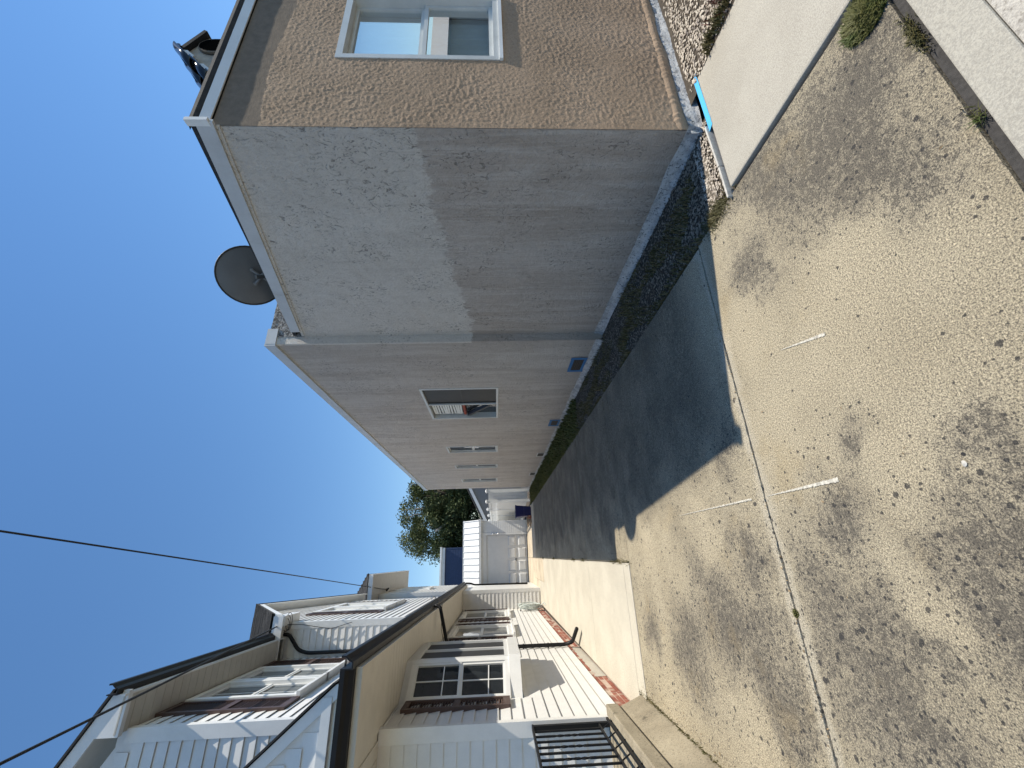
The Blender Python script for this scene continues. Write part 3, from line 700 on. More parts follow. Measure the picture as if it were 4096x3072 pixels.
for i in range(n+1):
    x = 2.95+5.5*i/n; w = .0015*noise.noise((x*14, 0, 3)); q.v += [(x, 2.038+w, 3.702), (x, 2.026+w, 3.73+w), (x, 2.036, 3.765+w), (x, 2.1, 3.785)]
q.f = [(i*4+k, (i+1)*4+k, (i+1)*4+k+1, i*4+k+1) for i in range(n) for k in range(3)]; q.build('roof_edge', 'roof_dark', stuc)
q = MB(); q.hexa([(2.97, 2.06, 3.72), (8.4, 2.06, 3.72), (8.4, 5.24, 4.42), (3.02, 5.24, 4.42), (2.97, 2.06, 3.77), (8.4, 2.06, 3.77), (8.4, 5.24, 4.47), (3.02, 5.24, 4.47)]); q.build('front_roof', 'roof_dark', stuc)
MB().box((2.90, 5.26, 4.66), (8.4, 19.0, 4.74)).build('main_roof', 'roof_dark', stuc)
MB().box((2.855, 5.215, 4.69), (2.884, 19.1, 4.84)).build('main_fascia', 'fascia_grey', stuc)
MB().box((2.884, 5.212, 4.69), (3.13, 5.248, 4.835)).build('main_fascia', 'fascia_grey', stuc)
q = MB(); nx, nz = 60, 14
for i in range(nx+1):
    for k in range(nz+1):
        x = 3.0+5.3*i/nx; z = 4.30+.50*k/nz; q.v.append((x, 5.235-.012-.02*noise.noise((x*13, z*13, 0))-.012*noise.noise((x*31, z*31, 4)), z))
q.f = [(i*(nz+1)+k, (i+1)*(nz+1)+k, (i+1)*(nz+1)+k+1, i*(nz+1)+k+1) for i in range(nx) for k in range(nz)]; q.build('parapet_roofing', 'roll_roofing', stuc, smooth=True)
# small gabled flue with glazed tiles standing on the front roof
ch = MB(); face = [(4.25, 2.62, 3.85), (5.07, 2.62, 3.85), (5.08, 2.62, 4.50), (4.83, 2.62, 4.66), (4.25, 2.62, 4.10)]
arch = [(4.81, 3.9)]+[(4.91-.10*cos(pi*i/10), 4.40+.14*sin(pi*i/10)) for i in range(11)]+[(5.01, 3.9)]
ch.prism([(x, y, z) for x, y, z in face], (0, .55, 0)); flue = ch.build('flue_hood', 'stucco_flue' if 'stucco_flue' in M else 'stucco_repair', stuc)
MB().prism([(x, 2.585, z) for x, z in arch], (0, .034, 0)).build('flue_opening', 'dark_void', flue)
rim = MB()
for i in range(len(arch)-1):
    a, c = Vector((arch[i][0], 2.60, arch[i][1])), Vector((arch[i+1][0], 2.60, arch[i+1][1])); rim.tube([a, c], .016, 6)
rim.build('flue_rim', 'stucco_repair', flue)
sl = Vector((4.83-4.19, 0, 4.70-4.08)); L = sl.length; sl.normalize()
for i in range(3):
    for j, yy in enumerate((2.60, 2.76, 2.92, 3.08)):
        q = MB(); s0 = Vector((4.19, yy, 4.08))+sl*(i*L/3-.03); s1 = s0+sl*(L/3+.08); nrm = Vector((-sl.z, 0, sl.x)); m = 8
        for t_, p, rr in ((0, s0+nrm*.025, .085), (1, s1, .07)):
            for k in range(m+1):
                a = pi*k/m; q.v.append(tuple(p+Vector((0, 1, 0))*(-cos(a)*rr)+nrm*(sin(a)*rr*.62)))
        for t_, p, rr in ((0, s0+nrm*.025, .068), (1, s1, .055)):
            for k in range(m+1):
                a = pi*k/m; q.v.append(tuple(p+Vector((0, 1, 0))*(-cos(a)*rr)+nrm*(sin(a)*rr*.62)))
        g = m+1; q.f = [(k, k+1, g+k+1, g+k) for k in range(m)]+[(2*g+k+1, 2*g+k, 3*g+k, 3*g+k+1) for k in range(m)]+[(k+1, k, 2*g+k, 2*g+k+1) for k in range(m)]+[(g+k, g+k+1, 3*g+k+1, 3*g+k) for k in range(m)]
        q.build('roof_tile', 'glazed_tile', flue, smooth=True)
        if j == 0:
            q = MB(); c0 = s0+nrm*.01+sl*.06; q.prism([tuple(c0+sl*(u_*.075)+nrm*(w_*.035)+Vector((0, -.055, 0))) for u_, w_ in ((0, -1), (1.6, -1), (2, -.2), (1.7, .7), (.3, .7), (-.2, -.2))], (0, .05, 0)); q.build('white_plug', 'seal_white', flue)  # white piece at the end of each front-row tile
s2 = MB(); s2.hexa([(4.80, 2.57, 4.67), (5.12, 2.57, 4.50), (5.12, 3.2, 4.50), (4.80, 3.2, 4.67), (4.82, 2.57, 4.71), (5.14, 2.57, 4.535), (5.14, 3.2, 4.535), (4.82, 3.2, 4.71)]); s2.build('flue_cap', 'roof_dark', flue)
MB().tube([(4.83, 2.55, 4.71), (4.83, 3.2, 4.71)], .035, 8).build('ridge_tile', 'glazed_tile', flue)

# ------------------------------------------------------------------ satellite dish
dc = Vector((3.43, 4.40, 4.70)); nrm = (dc-Vector((0, 0, CAM_H))); nrm = (nrm.normalized()+Vector((.10, -.10, .05))).normalized()
dish = thing('satellite_dish', (3.43, 4.62, 4.30), 'dark grey satellite dish seen from behind on the stucco roof', 'satellite dish')
ua = nrm.orthogonal().normalized(); ub = nrm.cross(ua); R_ = .375; rings, seg = 8, 40
b = MB()
for side_ in (0, 1):
    for i in range(rings+1):
        r = R_*i/rings; dep = .07*(i/rings)**2-.07+(.006 if side_ else 0)
        for k in range(seg): a = 2*pi*k/seg; b.v.append(tuple(dc+ua*r*cos(a)*.97+ub*r*sin(a)+nrm*dep))
g = (rings+1)*seg
for side_ in (0, 1):
    for i in range(rings):
        for k in range(seg):
            f = (i*seg+k, i*seg+(k+1) % seg, (i+1)*seg+(k+1) % seg, (i+1)*seg+k); f = tuple(x+side_*g for x in f); b.f.append(f if side_ else f[::-1])
b.build('reflector', 'dish_grey', dish, smooth=True)
b = MB(); ring = [dc+ua*R_*.97*cos(2*pi*k/40)+ub*R_*sin(2*pi*k/40) for k in range(41)]; b.tube(ring, .011, 6, False); b.build('rim', 'metal_dark', dish, smooth=True)
up = Vector((0, 0, 1)); rt = nrm.cross(up).normalized(); up2 = rt.cross(nrm).normalized(); back = dc-nrm*.075-up2*.11
b = MB()
for sx in (-1, 1):
    for sz in (-1, 1):
        c = back+rt*sx*.085+up2*sz*.085; b.tube([c+nrm*.01, c-nrm*.03], .022, 8); b.tube([back-nrm*.03, c-nrm*.025], .018, 6)
b.tube([back+up2*.07-nrm*.03, back-up2*.09-nrm*.03], .03, 8); b.build('bracket', 'bracket_grey', dish)
b = MB(); b.tube([back-nrm*.05+up2*.05, back-nrm*.06-up2*.08, (3.36, 4.44, 4.24)], .024, 8); b.build('mast', 'metal_dark', dish)
b = MB(); b.tube([dc-up2*.36, dc-up2*.30+nrm*.42], .014, 6); b.tube([dc-up2*.30+nrm*.40, dc-up2*.22+nrm*.44], .03, 8); b.build('feed_arm', 'metal_dark', dish)
# ================================================================== WHITE HOUSE (left); own coordinates: x out to the driveway, y along the drive
wh = thing('white_house', (-1.70, 5.55, 0), 'white vinyl-sided house with black gutters and brown shutters', 'house', rz=.0115, local=True)
H2 = pi/2
TS = frameT((0, 0), H2); TF = frameT((0, 0), 0)
SOF = 2.905
# ---- lower side wall
hol = [(.86, 3.27, 1.28, SOF+.2), (5.5, 7.35, 1.19, 2.80), (8.95, 10.9, 1.19, 2.80)]
lw = wall_cells(MB(TS), 0, 11.45, .205, SOF+.1, hol, .15).build('side_wall', 'vinyl', wh)
siding(lw, (0, 0), H2, .0, 11.45, .215, SOF, .14, 'vinyl', hol)
MB(TS).box((-.02, -.02, .21), (.055, .024, SOF)).build('corner_board', 'trim_white', lw)
# ---- lower front wall under the porch
fw = wall_cells(MB(TF), -5, -.16, .38, SOF+.1, [], .12).build('front_wall', 'vinyl', wh)
siding(fw, (0, 0), 0, -5, -.118, .39, SOF, .14, 'vinyl')
MB(TF).box((-.12, -.02, .39), (.023, .026, SOF)).build('corner_board', 'trim_white', fw)
# ---- brick plinth
plb = MB(TS).box((-.3, -.2, -.05), (11.45, .0035, .20)).build('plinth', 'mortar', wh)
bu = MB(); bu.box((.0, -.012, 0), (.198, .0, .058)); bu = unit('brick', bu, 'brick')
for r in range(3):
    u = -.25+(.105 if r % 2 else 0)
    while u < 11.3:
        inst(bu, plb, (random.uniform(-.006, .002)-.004, u, .004+r*.068), H2, (random.uniform(.97, 1.02), 1, 1), 'brick'); u += .211
bm = MB(TS)   # mortar smear over the brickwork by the downspout
for i in range(46): bm.quad(*[(1.7+i*.05+d[0]*.05, .0105+.002*noise.noise((i, d[1], 0)), .0+d[1]*(.15+.05*noise.noise((i*.4+d[0]*.4, 1, 0)))) for d in ((0, 0), (1, 0), (1, 1), (0, 1))])
bm.build('mortar_smear', 'patch_concrete', plb)
# ---- soffit, fascia, gutters of the lower eave
EX, EY, EF = .745, -.89, 14.0
sof = MB().box((-.02, -.02, SOF+.012), (EX, EF, SOF+.03)).box((-5, EY, SOF+.012), (EX, -.021, SOF+.03)).build('soffit', 'soffit', wh)
su = MB(); su.hexa([(0, .004, 0), (1, .004, 0), (1, .150, 0), (0, .150, 0), (0, 0, .012), (1, 0, .012), (1, .154, .012), (0, .154, .012)]); su = unit('soffit_strip', su, 'soffit')
y = .3
while y < EF-.16: inst(su, sof, (.0, y, SOF), 0, (EX-.002, 1, 1), 'soffit_strip'); y += .156
x = -4.9
while x < -.1: inst(su, sof, (x+.15, EY+.002, SOF), H2, (-EY-.004, 1, 1), 'soffit_strip'); x += .156
for a, b_ in (((-.0, EY), (EX, .3)),): MB().box((a[0], a[1], SOF), (b_[0], b_[1], SOF+.0118)).build('soffit_strip', 'soffit', sof)
fa = MB(); fa.box((EX, EY, SOF-.012), (EX+.02, EF, SOF+.10)); fa.box((-5, EY-.02, SOF-.012), (EX+.02, EY, SOF+.10)); fa.build('fascia', 'soffit', wh)
def gutter(name, a, b_, out, w=.115, h=.115, par=wh):
    """K-profile trough from a to b_, opening upward, lip on the out side"""
    a, b_, o = Vector(a), Vector(b_), Vector(out).normalized(); Z = Vector((0, 0, 1))
    pr = [(0, h), (0, 0), (w*.55, 0), (w*.72, h*.35), (w, h*.62), (w, h), (w-.016, h), (w-.016, h*.66), (w*.62, h*.38), (w*.5, .012), (.012, .012), (.012, h)]
    q = MB(); q.prism([tuple(a+o*p+Z*z) for p, z in pr], tuple(b_-a)); return q.build(name, 'black_metal', par)
gutter('gutter', (EX+.02, EY-.135, SOF+.045), (EX+.02, EF, SOF+.045), (1, 0, 0)); gutter('gutter', (EX+.0198, EY-.02, SOF+.045), (-5, EY-.02, SOF+.045), (0, -1, 0))
# ---- skirt roof
rf = MB()
rf.hexa([(-5, EY-.01, SOF+.10), (EX+.03, EY-.01, SOF+.10), (EX+.03, .5, SOF+.10), (-5, .5, SOF+.10), (-5, EY+.0, SOF+.14), (EX+.01, EY+.0, SOF+.14), (0, .5, SOF+.53), (-5, .5, SOF+.53)])
rf.hexa([(-.2, .5, SOF+.10), (EX+.03, .5, SOF+.10), (EX+.03, EF, SOF+.10), (-.2, EF, SOF+.10), (-.2, .5, SOF+.53), (EX+.01, .5, SOF+.14), (EX+.01, EF, SOF+.14), (-.2, EF, SOF+.53)])
roof1 = rf.build('lower_roof', 'roof_dark', wh)
shingles(roof1, (-5, EY-.03, SOF+.145), (1, 0, 0), (0, .9, .27), 5.8, .62, e=.13)
shingles(roof1, (EX+.05, -.44, SOF+.15), (0, 1, 0), (-.9, 0, .45), 14.0, .8, e=.13)
# ---- porch pediment
PY = -.52; ap = (-1.55, 5.75); ft = (.56, 3.235)
pd = MB(); pd.prism([(ft[0]-.12, PY, 3.22), (ap[0], PY, ap[1]-.12), (-3.6, PY, 3.22)], (0, .06, 0)); pd = pd.build('pediment', 'vinyl', wh)
k = (ap[1]-ft[1])/(ap[0]-ft[0])
siding(pd, (0, PY), 0, -4, 1, 3.36, 5.5, .14, 'vinyl', clip=lambda z: (-3.4, ft[0]-.22+(z-ft[1])/k))
MB().box((-3.6, PY-.05, 3.26), (ft[0]-.1, PY-.001, 3.35)).build('pediment_trim', 'trim_white', pd)
def rake(parent, p0, p1, yA, yB, h=.16, t=.04):
    """white rake board with the dark shingle edge above, between p0 and p1 (x,z), board in front of yA, roof back to yB"""
    (x0, z0), (x1, z1) = p0, p1
    q = MB(); q.prism([(x0, yA-t, z0-h), (x0, yA-t, z0), (x1, yA-t, z1), (x1, yA-t, z1-h)], (0, t-.001, 0)); q.build('rake_board', 'trim_white', parent)
    q = MB(); q.prism([(x0, yA, z0-.05), (x0, yA, z0), (x1, yA, z1), (x1, yA, z1-.05)], (0, yB-yA, 0)); q.build('rake_soffit', 'trim_white', parent)
    q = MB(); q.prism([(x0+.02, yA-t-.025, z0+.001), (x0+.02, yA-t-.025, z0+.03), (x1, yA-t-.025, z1+.03), (x1, yA-t-.025, z1+.001)], (0, yB-yA+t+.025, 0)); q.build('roof_slope', 'roof_dark', parent)
rake(pd, ft, ap, PY, .5)
# ---- bay window
bay_pts = [(0, .87), (.38, 1.36), (.38, 2.75), (0, 3.24)]
bb = MB(); bb.prism([(x*1.05-.06 if x == 0 else x+.03, y+(-.03 if i < 2 else .03), 1.30) for i, (x, y) in enumerate(bay_pts)], (0, 0, .155)); bay = bb.build('bay_window', 'trim_white', wh)
bt = MB(); bt.prism([(x-.05 if x == 0 else x, y, 2.82) for x, y in bay_pts], (0, 0, .083)); bt.build('head_board', 'trim_white', bay)
MB().prism([(x-.05 if x == 0 else x-.07, y+(.05 if i < 2 else -.05), 1.456) for i, (x, y) in enumerate(bay_pts)], (0, 0, 1.363)).build('bay_core', 'dark_void', bay)
for i in range(3):
    p, q = bay_pts[i], bay_pts[i+1]; an = atan2(q[1]-p[1], q[0]-p[0]); Ln = hypot(q[0]-p[0], q[1]-p[1]); T = frameT(p, an)
    c = MB(T); c.box((0, -.045, 1.456), (.06, .012, 2.82)); c.box((Ln-.06, -.045, 1.456), (Ln, .012, 2.82)); c.box((.06, -.045, 1.456), (Ln-.06, .010, 1.52)); c.box((.06, -.045, 2.76), (Ln-.06, .010, 2.82))
    if i == 1: c.box((Ln/2-.02, -.045, 1.52), (Ln/2+.02, .009, 2.76))
    c.build('bay_frame', 'trim_white', bay)
    if i == 1:
        for a, d in ((.06, Ln/2-.02), (Ln/2+.02, Ln-.06)): MB(T).box((a, -.03, 1.52), (d, -.022, 2.76)).build('pane', 'screen', bay)
    else:
        zm = 2.13
        for s0, s1, of in ((1.52, zm, -.012), (zm, 2.76, 0)):
            m = MB(T); kk = .03; m.box((.06, -.035+of, s0), (.06+kk, .006+of, s1)); m.box((Ln-.06-kk, -.035+of, s0), (Ln-.06, .006+of, s1)); m.box((.06+kk, -.035+of, s0), (Ln-.06-kk, .004+of, s0+kk)); m.box((.06+kk, -.035+of, s1-kk), (Ln-.06-kk, .004+of, s1))
            m.box((Ln/2-.007, -.024+of, s0+kk), (Ln/2+.007, -.012+of, s1-kk))
            for zz in (.36, .70): z_ = s0+kk+(s1-s0-2*kk)*zz; m.box((.06+kk, -.0235+of, z_-.007), (Ln-.06-kk, -.0125+of, z_+.007)) if zz < .5 else None
            m.build('sash', 'trim_white', bay); MB(T).box((.06+kk, -.03+of, s0+kk), (Ln-.06-kk, -.025+of, s1-kk)).build('pane', 'glass', bay)
# ---- side windows and shutters
shutter(wh, TS, .47, .82, 1.47, 2.79, .055)
sash_window(wh, TS, 5.5, 7.35, 1.25, 2.80, .1, .06, 'glass', (1, 1)); sash_window(wh, TS, 8.95, 10.9, 1.25, 2.80, .1, .06, 'glass', (1, 1))
for a, b_ in ((5.0, 5.44), (7.41, 7.83), (8.42, 8.88), (10.96, 11.38)): shutter(wh, TS, a, b_, 1.27, 2.80, .05)
# ---- downspouts
def pipe(name, pts, r, par, mat='black_metal'):
    # rounded bends
    P = [Vector(p) for p in pts]; out = [P[0]]
    for i in range(1, len(P)-1):
        a, b_, c = P[i-1], P[i], P[i+1]; d = min(.09, (a-b_).length*.45, (c-b_).length*.45); s, e = b_+(a-b_).normalized()*d, b_+(c-b_).normalized()*d
        for k in range(6): t = k/5; out.append(s*(1-t)**2+b_*2*t*(1-t)+e*t*t)
    out.append(P[-1]); return MB().tube(out, r, 12).build(name, mat, par, smooth=True)
pipe('downspout', [(.82, 4.36, SOF+.05), (.80, 4.34, SOF-.07), (.10, 4.05, SOF-.28), (.065, 3.98, SOF-.5), (.065, 3.96, .26), (.12, 3.88, .13), (.40, 3.42, .10)], .036, wh)
for z in (.6, 1.1): MB().box((.02, 3.93, z), (.105, 4.0, z+.02)).build('pipe_clamp', 'black_metal', wh)
pipe('downspout', [(EX+.08, 13.9, SOF+.06), (EX+.07, 13.95, SOF-.15), (.75, 14.05, SOF-.3), (.72, 14.1, .3)], .036, wh)
# ---- upper storey A (paired window)
ZA = 5.90
wa = wall_cells(MB(TS), .5, 4.2, 3.0, ZA+.1, [(1.36, 3.28, 4.38, 5.86)], .15).build('upper_side_wall', 'vinyl', wh)
siding(wa, (0, 0), H2, .55, 4.2, 3.28, ZA, .14, 'vinyl', [(1.34, 3.30, 4.33, ZA)])
for a, b_ in ((1.36, 2.31), (2.33, 3.28)): sash_window(wh, TS, a, b_, 4.38, 5.87, .09, .06, 'glass_sky', (2, 1))
for a, b_ in ((.86, 1.32), (3.33, 3.80)): shutter(wh, TS, a, b_, 4.32, 5.885, .05)
TA = frameT((0, .5), 0)
fa2 = MB(); ridge = (-3.7, 6.02+.575*4.12); fa2.prism([(.0, .62, 3.0), (.0, .62, ZA), (ridge[0], .62, ridge[1]-.2), (-7.4, .62, ZA), (-7.4, .62, 3.0)], (0, -.118, 0)); fa2 = fa2.build('upper_front_wall', 'vinyl', wh)
siding(fa2, (0, .5), 0, -4.5, -.118, 3.3, 8.0, .14, 'vinyl', clip=lambda z: (-4.5, -.118 if z < ZA-.05 else -.118-(z-ZA+.06)/.575))
q = MB(); q.box((-.12, .472, 3.05), (.022, .5005, ZA)); q.box((-.022, .501, 3.05), (.0225, .56, ZA)); q.build('corner_board', 'trim_white', fa2)
rake(fa2, (.42, 6.03), (ridge[0], ridge[1]), .37, 4.19, .15)
sA = MB().box((.0, .32, ZA+.012), (.37, 4.19, ZA+.03)).build('upper_soffit', 'soffit', wh)
y = .33
while y < 4.03: inst(su, sA, (.0, y, ZA), 0, (.369, 1, 1), 'soffit_strip'); y += .156
MB().box((.37, .28, ZA-.012), (.39, 4.19, ZA+.1)).build('fascia', 'trim_white', wh)
q = MB(); q.prism([(-.02, .325, ZA-.02), (.40, .325, ZA-.02), (.40, .325, 6.03), (-.02, .325, 6.16)], (0, .06, 0)); q.build('eave_return', 'trim_white', wh)
gutter('gutter', (.39, .24, ZA+.055), (.39, 4.18, ZA+.055), (1, 0, 0))
pipe('downspout', [(.45, 4.06, ZA+.06), (.44, 4.08, ZA-.10), (.16, 4.12, ZA-.30), (.10, 4.11, ZA-.5), (.10, 4.11, 3.55), (.2, 4.08, 3.40)], .034, wh)
# ---- upper storey B (gable towards the drive)
BX, B0, B1, BP = .62, 4.2, 9.3, 6.75
def bz(y): return 6.10+(1.62 if y < BP else 1.62)*(1-abs(y-BP)/(BP-B0))
TB = frameT((BX, 0), H2)
q = MB(); q.prism([(BX, B0, 3.0), (BX, B1, 3.0), (BX, B1, bz(B1)), (BX, BP, bz(BP)), (BX, B0, bz(B0))], (-.14, 0, 0)); gb = q.build('gable_wall', 'vinyl', wh)
siding(gb, (BX, 0), H2, B0+.05, B1-.02, 3.02, 7.6, .14, 'vinyl', [(5.80, 8.02, 4.36, 6.06)], clip=lambda z: (B0, B1) if z < 6.1 else (B0+(z-6.06)/.635, B1-(z-6.06)/.635))
MB(TB).box((5.78, -.1, 4.3), (8.04, -.06, 6.1)).build('window_backing', 'dark_void', gb)
for a, b_ in ((5.80, 6.90), (6.92, 8.02)): sash_window(wh, TB, a, b_, 4.38, 6.05, .09, .06, 'glass', (1, 1))
for a, b_ in ((5.38, 5.78), (8.06, 8.46)): shutter(wh, TB, a, b_, 4.36, 6.06, .045)
q = MB().box((-4.5, B0+.002, 3.0), (BX-.001, B0+.12, 6.1)).build('gable_front_wall', 'vinyl', wh)
siding(q, (0, B0), 0, -4.5, BX-.10, 3.05, 6.1, .14, 'vinyl')
q2 = MB(); q2.box((BX-.10, B0-.024, 3.0), (BX+.022, B0+.001, 6.08)); q2.box((BX+.0005, B0+.0015, 3.0), (BX+.023, B0+.07, 6.12)); q2.build('corner_board', 'trim_white', q)
MB().box((BX+.0005, B1-.1, 3.0), (BX+.023, B1, 6.2)).build('corner_board', 'trim_white', gb)
MB().box((-4, B1, 3.0), (BX-.001, B1+.1, 6.1)).build('gable_rear_wall', 'vinyl', wh)
RX = .82; ef, er, pk = 3.86, 9.62, 6.08+1.62*1.14
for (ya, za), (yb, zb), nm in (((ef, 6.02), (BP, 7.86), 'n'), ((er, 6.02), (BP, 7.86), 'f')):
    q = MB(); q.prism([(RX-.03, ya, za-.13), (RX-.03, yb, zb-.13), (RX-.03, yb, zb+.02), (RX-.03, ya, za+.02)], (.03, 0, 0)); q.build('rake_board', 'trim_white', gb)
    q = MB(); q.prism([(RX-.031, ya, za-.06), (RX-.031, yb, zb-.06), (RX-.031, yb, zb-.03), (RX-.031, ya, za-.03)], (-.19, 0, 0)); q.build('rake_soffit', 'trim_white', gb)
    q = MB(); q.prism([(RX+.02, ya, za+.021), (RX+.02, yb, zb+.021), (RX+.02, yb, zb+.055), (RX+.02, ya, za+.055)], (-5.4, 0, 0)); rs = q.build('roof_slope', 'roof_dark', gb)
    if nm == 'n': shingles(rs, (RX+.03, ya-.03, za+.06), (-1, 0, 0), (0, BP-ef, 1.84), 5.3, 3.4, e=.14)
MB().box((-4.5, ef-.02, 5.86), (RX-.031, ef+.0, 6.05)).build('fascia', 'trim_white', gb); MB().box((-4.5, ef+.001, 5.90), (RX-.031, B0-.03, 5.93)).build('front_soffit', 'soffit', gb)
q = MB(); q.prism([(RX-.031, ef, 5.84), (RX-.031, B0+.35, 5.84), (RX-.031, B0+.35, 6.05), (RX-.031, ef, 5.98)], (-.18, 0, 0)); q.build('eave_return', 'trim_white', gb)
# ---- upper storey C and the bump-out below it
CX_, C0, C1 = .66, 11.45, 16.2; TC = frameT((CX_, 0), H2)
q = MB().box((-.01, C0, -.05), (CX_-.001, C0+.12, SOF)).build('bumpout_wall', 'vinyl', wh)
siding(q, (0, C0), 0, .0, CX_-.095, .06, SOF, .14, 'vinyl')
q2 = MB(); q2.box((CX_-.095, C0-.024, -.02), (CX_+.022, C0-.0005, SOF)); q2.build('corner_board', 'trim_white', q)
MB().box((CX_-.12, C0+.12, -.05), (CX_, C1, SOF)).build('bumpout_side_wall', 'vinyl', wh)
q = MB().box((-4, C0, 3.0), (CX_-.001, C0+.12, 6.0)).build('rear_block_wall', 'vinyl', wh)
siding(q, (0, C0), 0, -2, CX_-.095, 3.1, 6.0, .14, 'vinyl')
q2 = MB(); q2.box((CX_-.095, C0-.024, 3.0), (CX_+.022, C0-.0005, 6.0)); q2.build('corner_board', 'trim_white', q)
qs = MB().box((CX_-.12, C0+.121, 3.0), (CX_, C1, 6.0)).build('rear_block_side_wall', 'vinyl', wh)
siding(qs, (CX_, 0), H2, C0+.02, C1, 3.1, 6.0, .14, 'vinyl', [(13.2, 14.3, 4.4, 5.8)])
sash_window(wh, TC, 13.2, 14.3, 4.42, 5.8, .08, .05, 'glass', (1, 1))
ES, EN = 1.36, 10.45
sC = MB().box((-3, EN, 6.0), (ES, 16.9, 6.03)).build('rear_soffit', 'soffit', wh)
x = -2.9
su2 = MB(); su2.hexa([(0, .004, 0), (1, .004, 0), (1, .104, 0), (0, .104, 0), (0, 0, .012), (1, 0, .012), (1, .108, .012), (0, .108, .012)]); su2 = unit('soffit_strip', su2, 'soffit')
y = EN+.03
while y < 16.7: inst(su2, sC, (CX_+.0 if y > C0-.05 else -.9, y, 5.988), 0, (ES-CX_-.01 if y > C0-.05 else ES+.9-.01, 1, 1), 'soffit_strip'); y += .11
MB().box((-3, EN-.02, 5.97), (ES+.02, EN, 6.12)).build('fascia', 'trim_white', sC); MB().box((ES, EN, 5.97), (ES+.02, 16.9, 6.12)).build('fascia', 'trim_white', sC)
hp = (-.9, 13.1, 8.0)
q = MB(); q.add([(ES+.03, EN-.03, 6.121), (-3, EN-.03, 6.121), (-3, 13.1, 8.0), hp, (ES+.03, 16.9, 6.121), hp, (-.9, 16.9, 8.0)], [(0, 3, 2, 1), (0, 4, 6, 3)]); hr = q.build('rear_roof', 'roof_dark', wh)
v = Vector((0, 2.68, 1.88)); shingles(hr, (ES+.03, EN-.05, 6.125), (-1, 0, 0), v, 4.3, 3.2, e=.16, clip=lambda s: (s/v.length*2.29, 4.3))
q = MB(); q.tube([(ES+.03, EN-.03, 6.14), hp], .03, 6); q.build('hip_cap', 'shingle', hr)
q = MB(); q.tube([(.78, 12.25, 5.93), (.78, 12.25, 5.88)], .05, 8); q.tube([(.78, 12.25, 5.88), (.83, 12.2, 5.83)], .035, 8); q.build('eave_lamp', 'metal_dark', wh)
# ---- porch: floor, coping wall, railing
MB().box((-5, -3.4, -.05), (-.40, -.02, .37)).build('porch_floor', 'porch_concrete', wh)
q = MB(); q.hexa([(-.40, -3.4, -.06), (.23, -3.4, -.06), (.215, .03, -.06), (-.40, .03, -.06), (-.40, -3.4, .262), (.10, -3.4, .262), (.095, .03, .262), (-.40, .03, .262)]); pw = q.build('porch_wall', 'porch_concrete', wh, bevel=.01)
MB().box((-.42, -3.45, .275), (.125, .035, .41)).build('coping', 'porch_concrete', pw, bevel=.012)
MB().box((-.4, -3.4, .262), (.085, .025, .276)).build('coping_shade_gap', 'tar', pw)  # dark strip in the gap, shade under the coping put into its colour
rail = thing('porch_railing', (-.03, -.05, .41), 'black wrought iron railing on the low porch wall', 'railing')
rail.parent = None
OR = Vector((-1.70, 5.55, 0)); th = .0115
def rl(x, y, z): return (OR.x+x*cos(th)-y*sin(th), OR.y+x*sin(th)+y*cos(th), z)
rail.location = rl(-.03, -.06, .41); ORG[rail.name] = tuple(rail.location)
def bar(a, b_, w, h, name='rail', twist=False, par=rail):
    a, b_ = Vector(rl(*a)), Vector(rl(*b_)); d = (b_-a).normalized(); s = d.cross(Vector((0, 0, 1)));
    s = s.normalized() if s.length > .1 else Vector((1, 0, 0)); t = s.cross(d).normalized()
    q = MB(); n = 14 if twist else 1
    for i in range(n+1):
        p = a.lerp(b_, i/n); an = (pi*2*max(0, min(1, (i/n-.3)/.4)) if twist else 0)
        for c0, c1 in ((-1, -1), (1, -1), (1, 1), (-1, 1)): q.v.append(tuple(p+(s*cos(an)+t*sin(an))*c0*w/2+(t*cos(an)-s*sin(an))*c1*h/2))
    q.f = [(i*4+k, i*4+(k+1) % 4, i*4+4+(k+1) % 4, i*4+4+k) for i in range(n) for k in range(4)]+[(3, 2, 1, 0), (n*4, n*4+1, n*4+2, n*4+3)]
    return q.build(name, 'black_metal', par)
lx = -.03
bar((lx, -.06, .41), (lx, -.06, 1.25), .045, .045, 'post'); bar((lx, -.03, 1.25), (lx, -3.2, 1.25), .05, .018, 'top_rail'); bar((lx, -.07, .53), (lx, -3.2, .53), .035, .014, 'bottom_rail')
bar((lx, -3.2, .41), (lx, -3.2, 1.25), .045, .045, 'post')
for i in range(22): bar((lx, -.17-.135*i, .53), (lx, -.17-.135*i, 1.245), .017, .017, 'baluster', i % 2 == 1)
bar((lx+.07, -.12, .445), (lx+.07, -3.2, .445), .022, .022, 'bottom_rail'); 
for i in range(12): bar((lx+.07, -.2-.25*i, .41), (lx+.0, -.2-.25*i, .53), .01, .01, 'bracket')
# ---- hose hanging in the corner of the bump-out
hs = thing('garden_hose', rl(.12, 11.0, .0), 'coiled pale garden hose hanging at the far end of the white wall', 'hose')
q = MB()
for i in range(15):
    w, h = random.uniform(.10, .19), random.uniform(.28, .36); cx, cz = .10+.012*i*.6+random.uniform(-.01, .02), .52+random.uniform(-.06, .05); cy = 10.62+random.uniform(-.03, .03); sk = random.uniform(-.25, .25)
    q.tube([rl(cx+.05*sin(a*1+i), cy+w*cos(a)*1.1+sk*.2*sin(a), cz+h*sin(a)) for a in [2*pi*k/22 for k in range(23)]],   .014, 6, False)
q.tube([rl(.12, 10.6, .2), rl(.2, 10.5, .08), rl(.3, 10.2, .02), rl(.25, 9.7, .02)],   .014, 6); q.build('coil', 'hose', hs, smooth=True)
MB().box(rl(-.01, 10.58, .80), rl(.14, 10.66, .83)).build('hanger', 'metal_dark', hs)
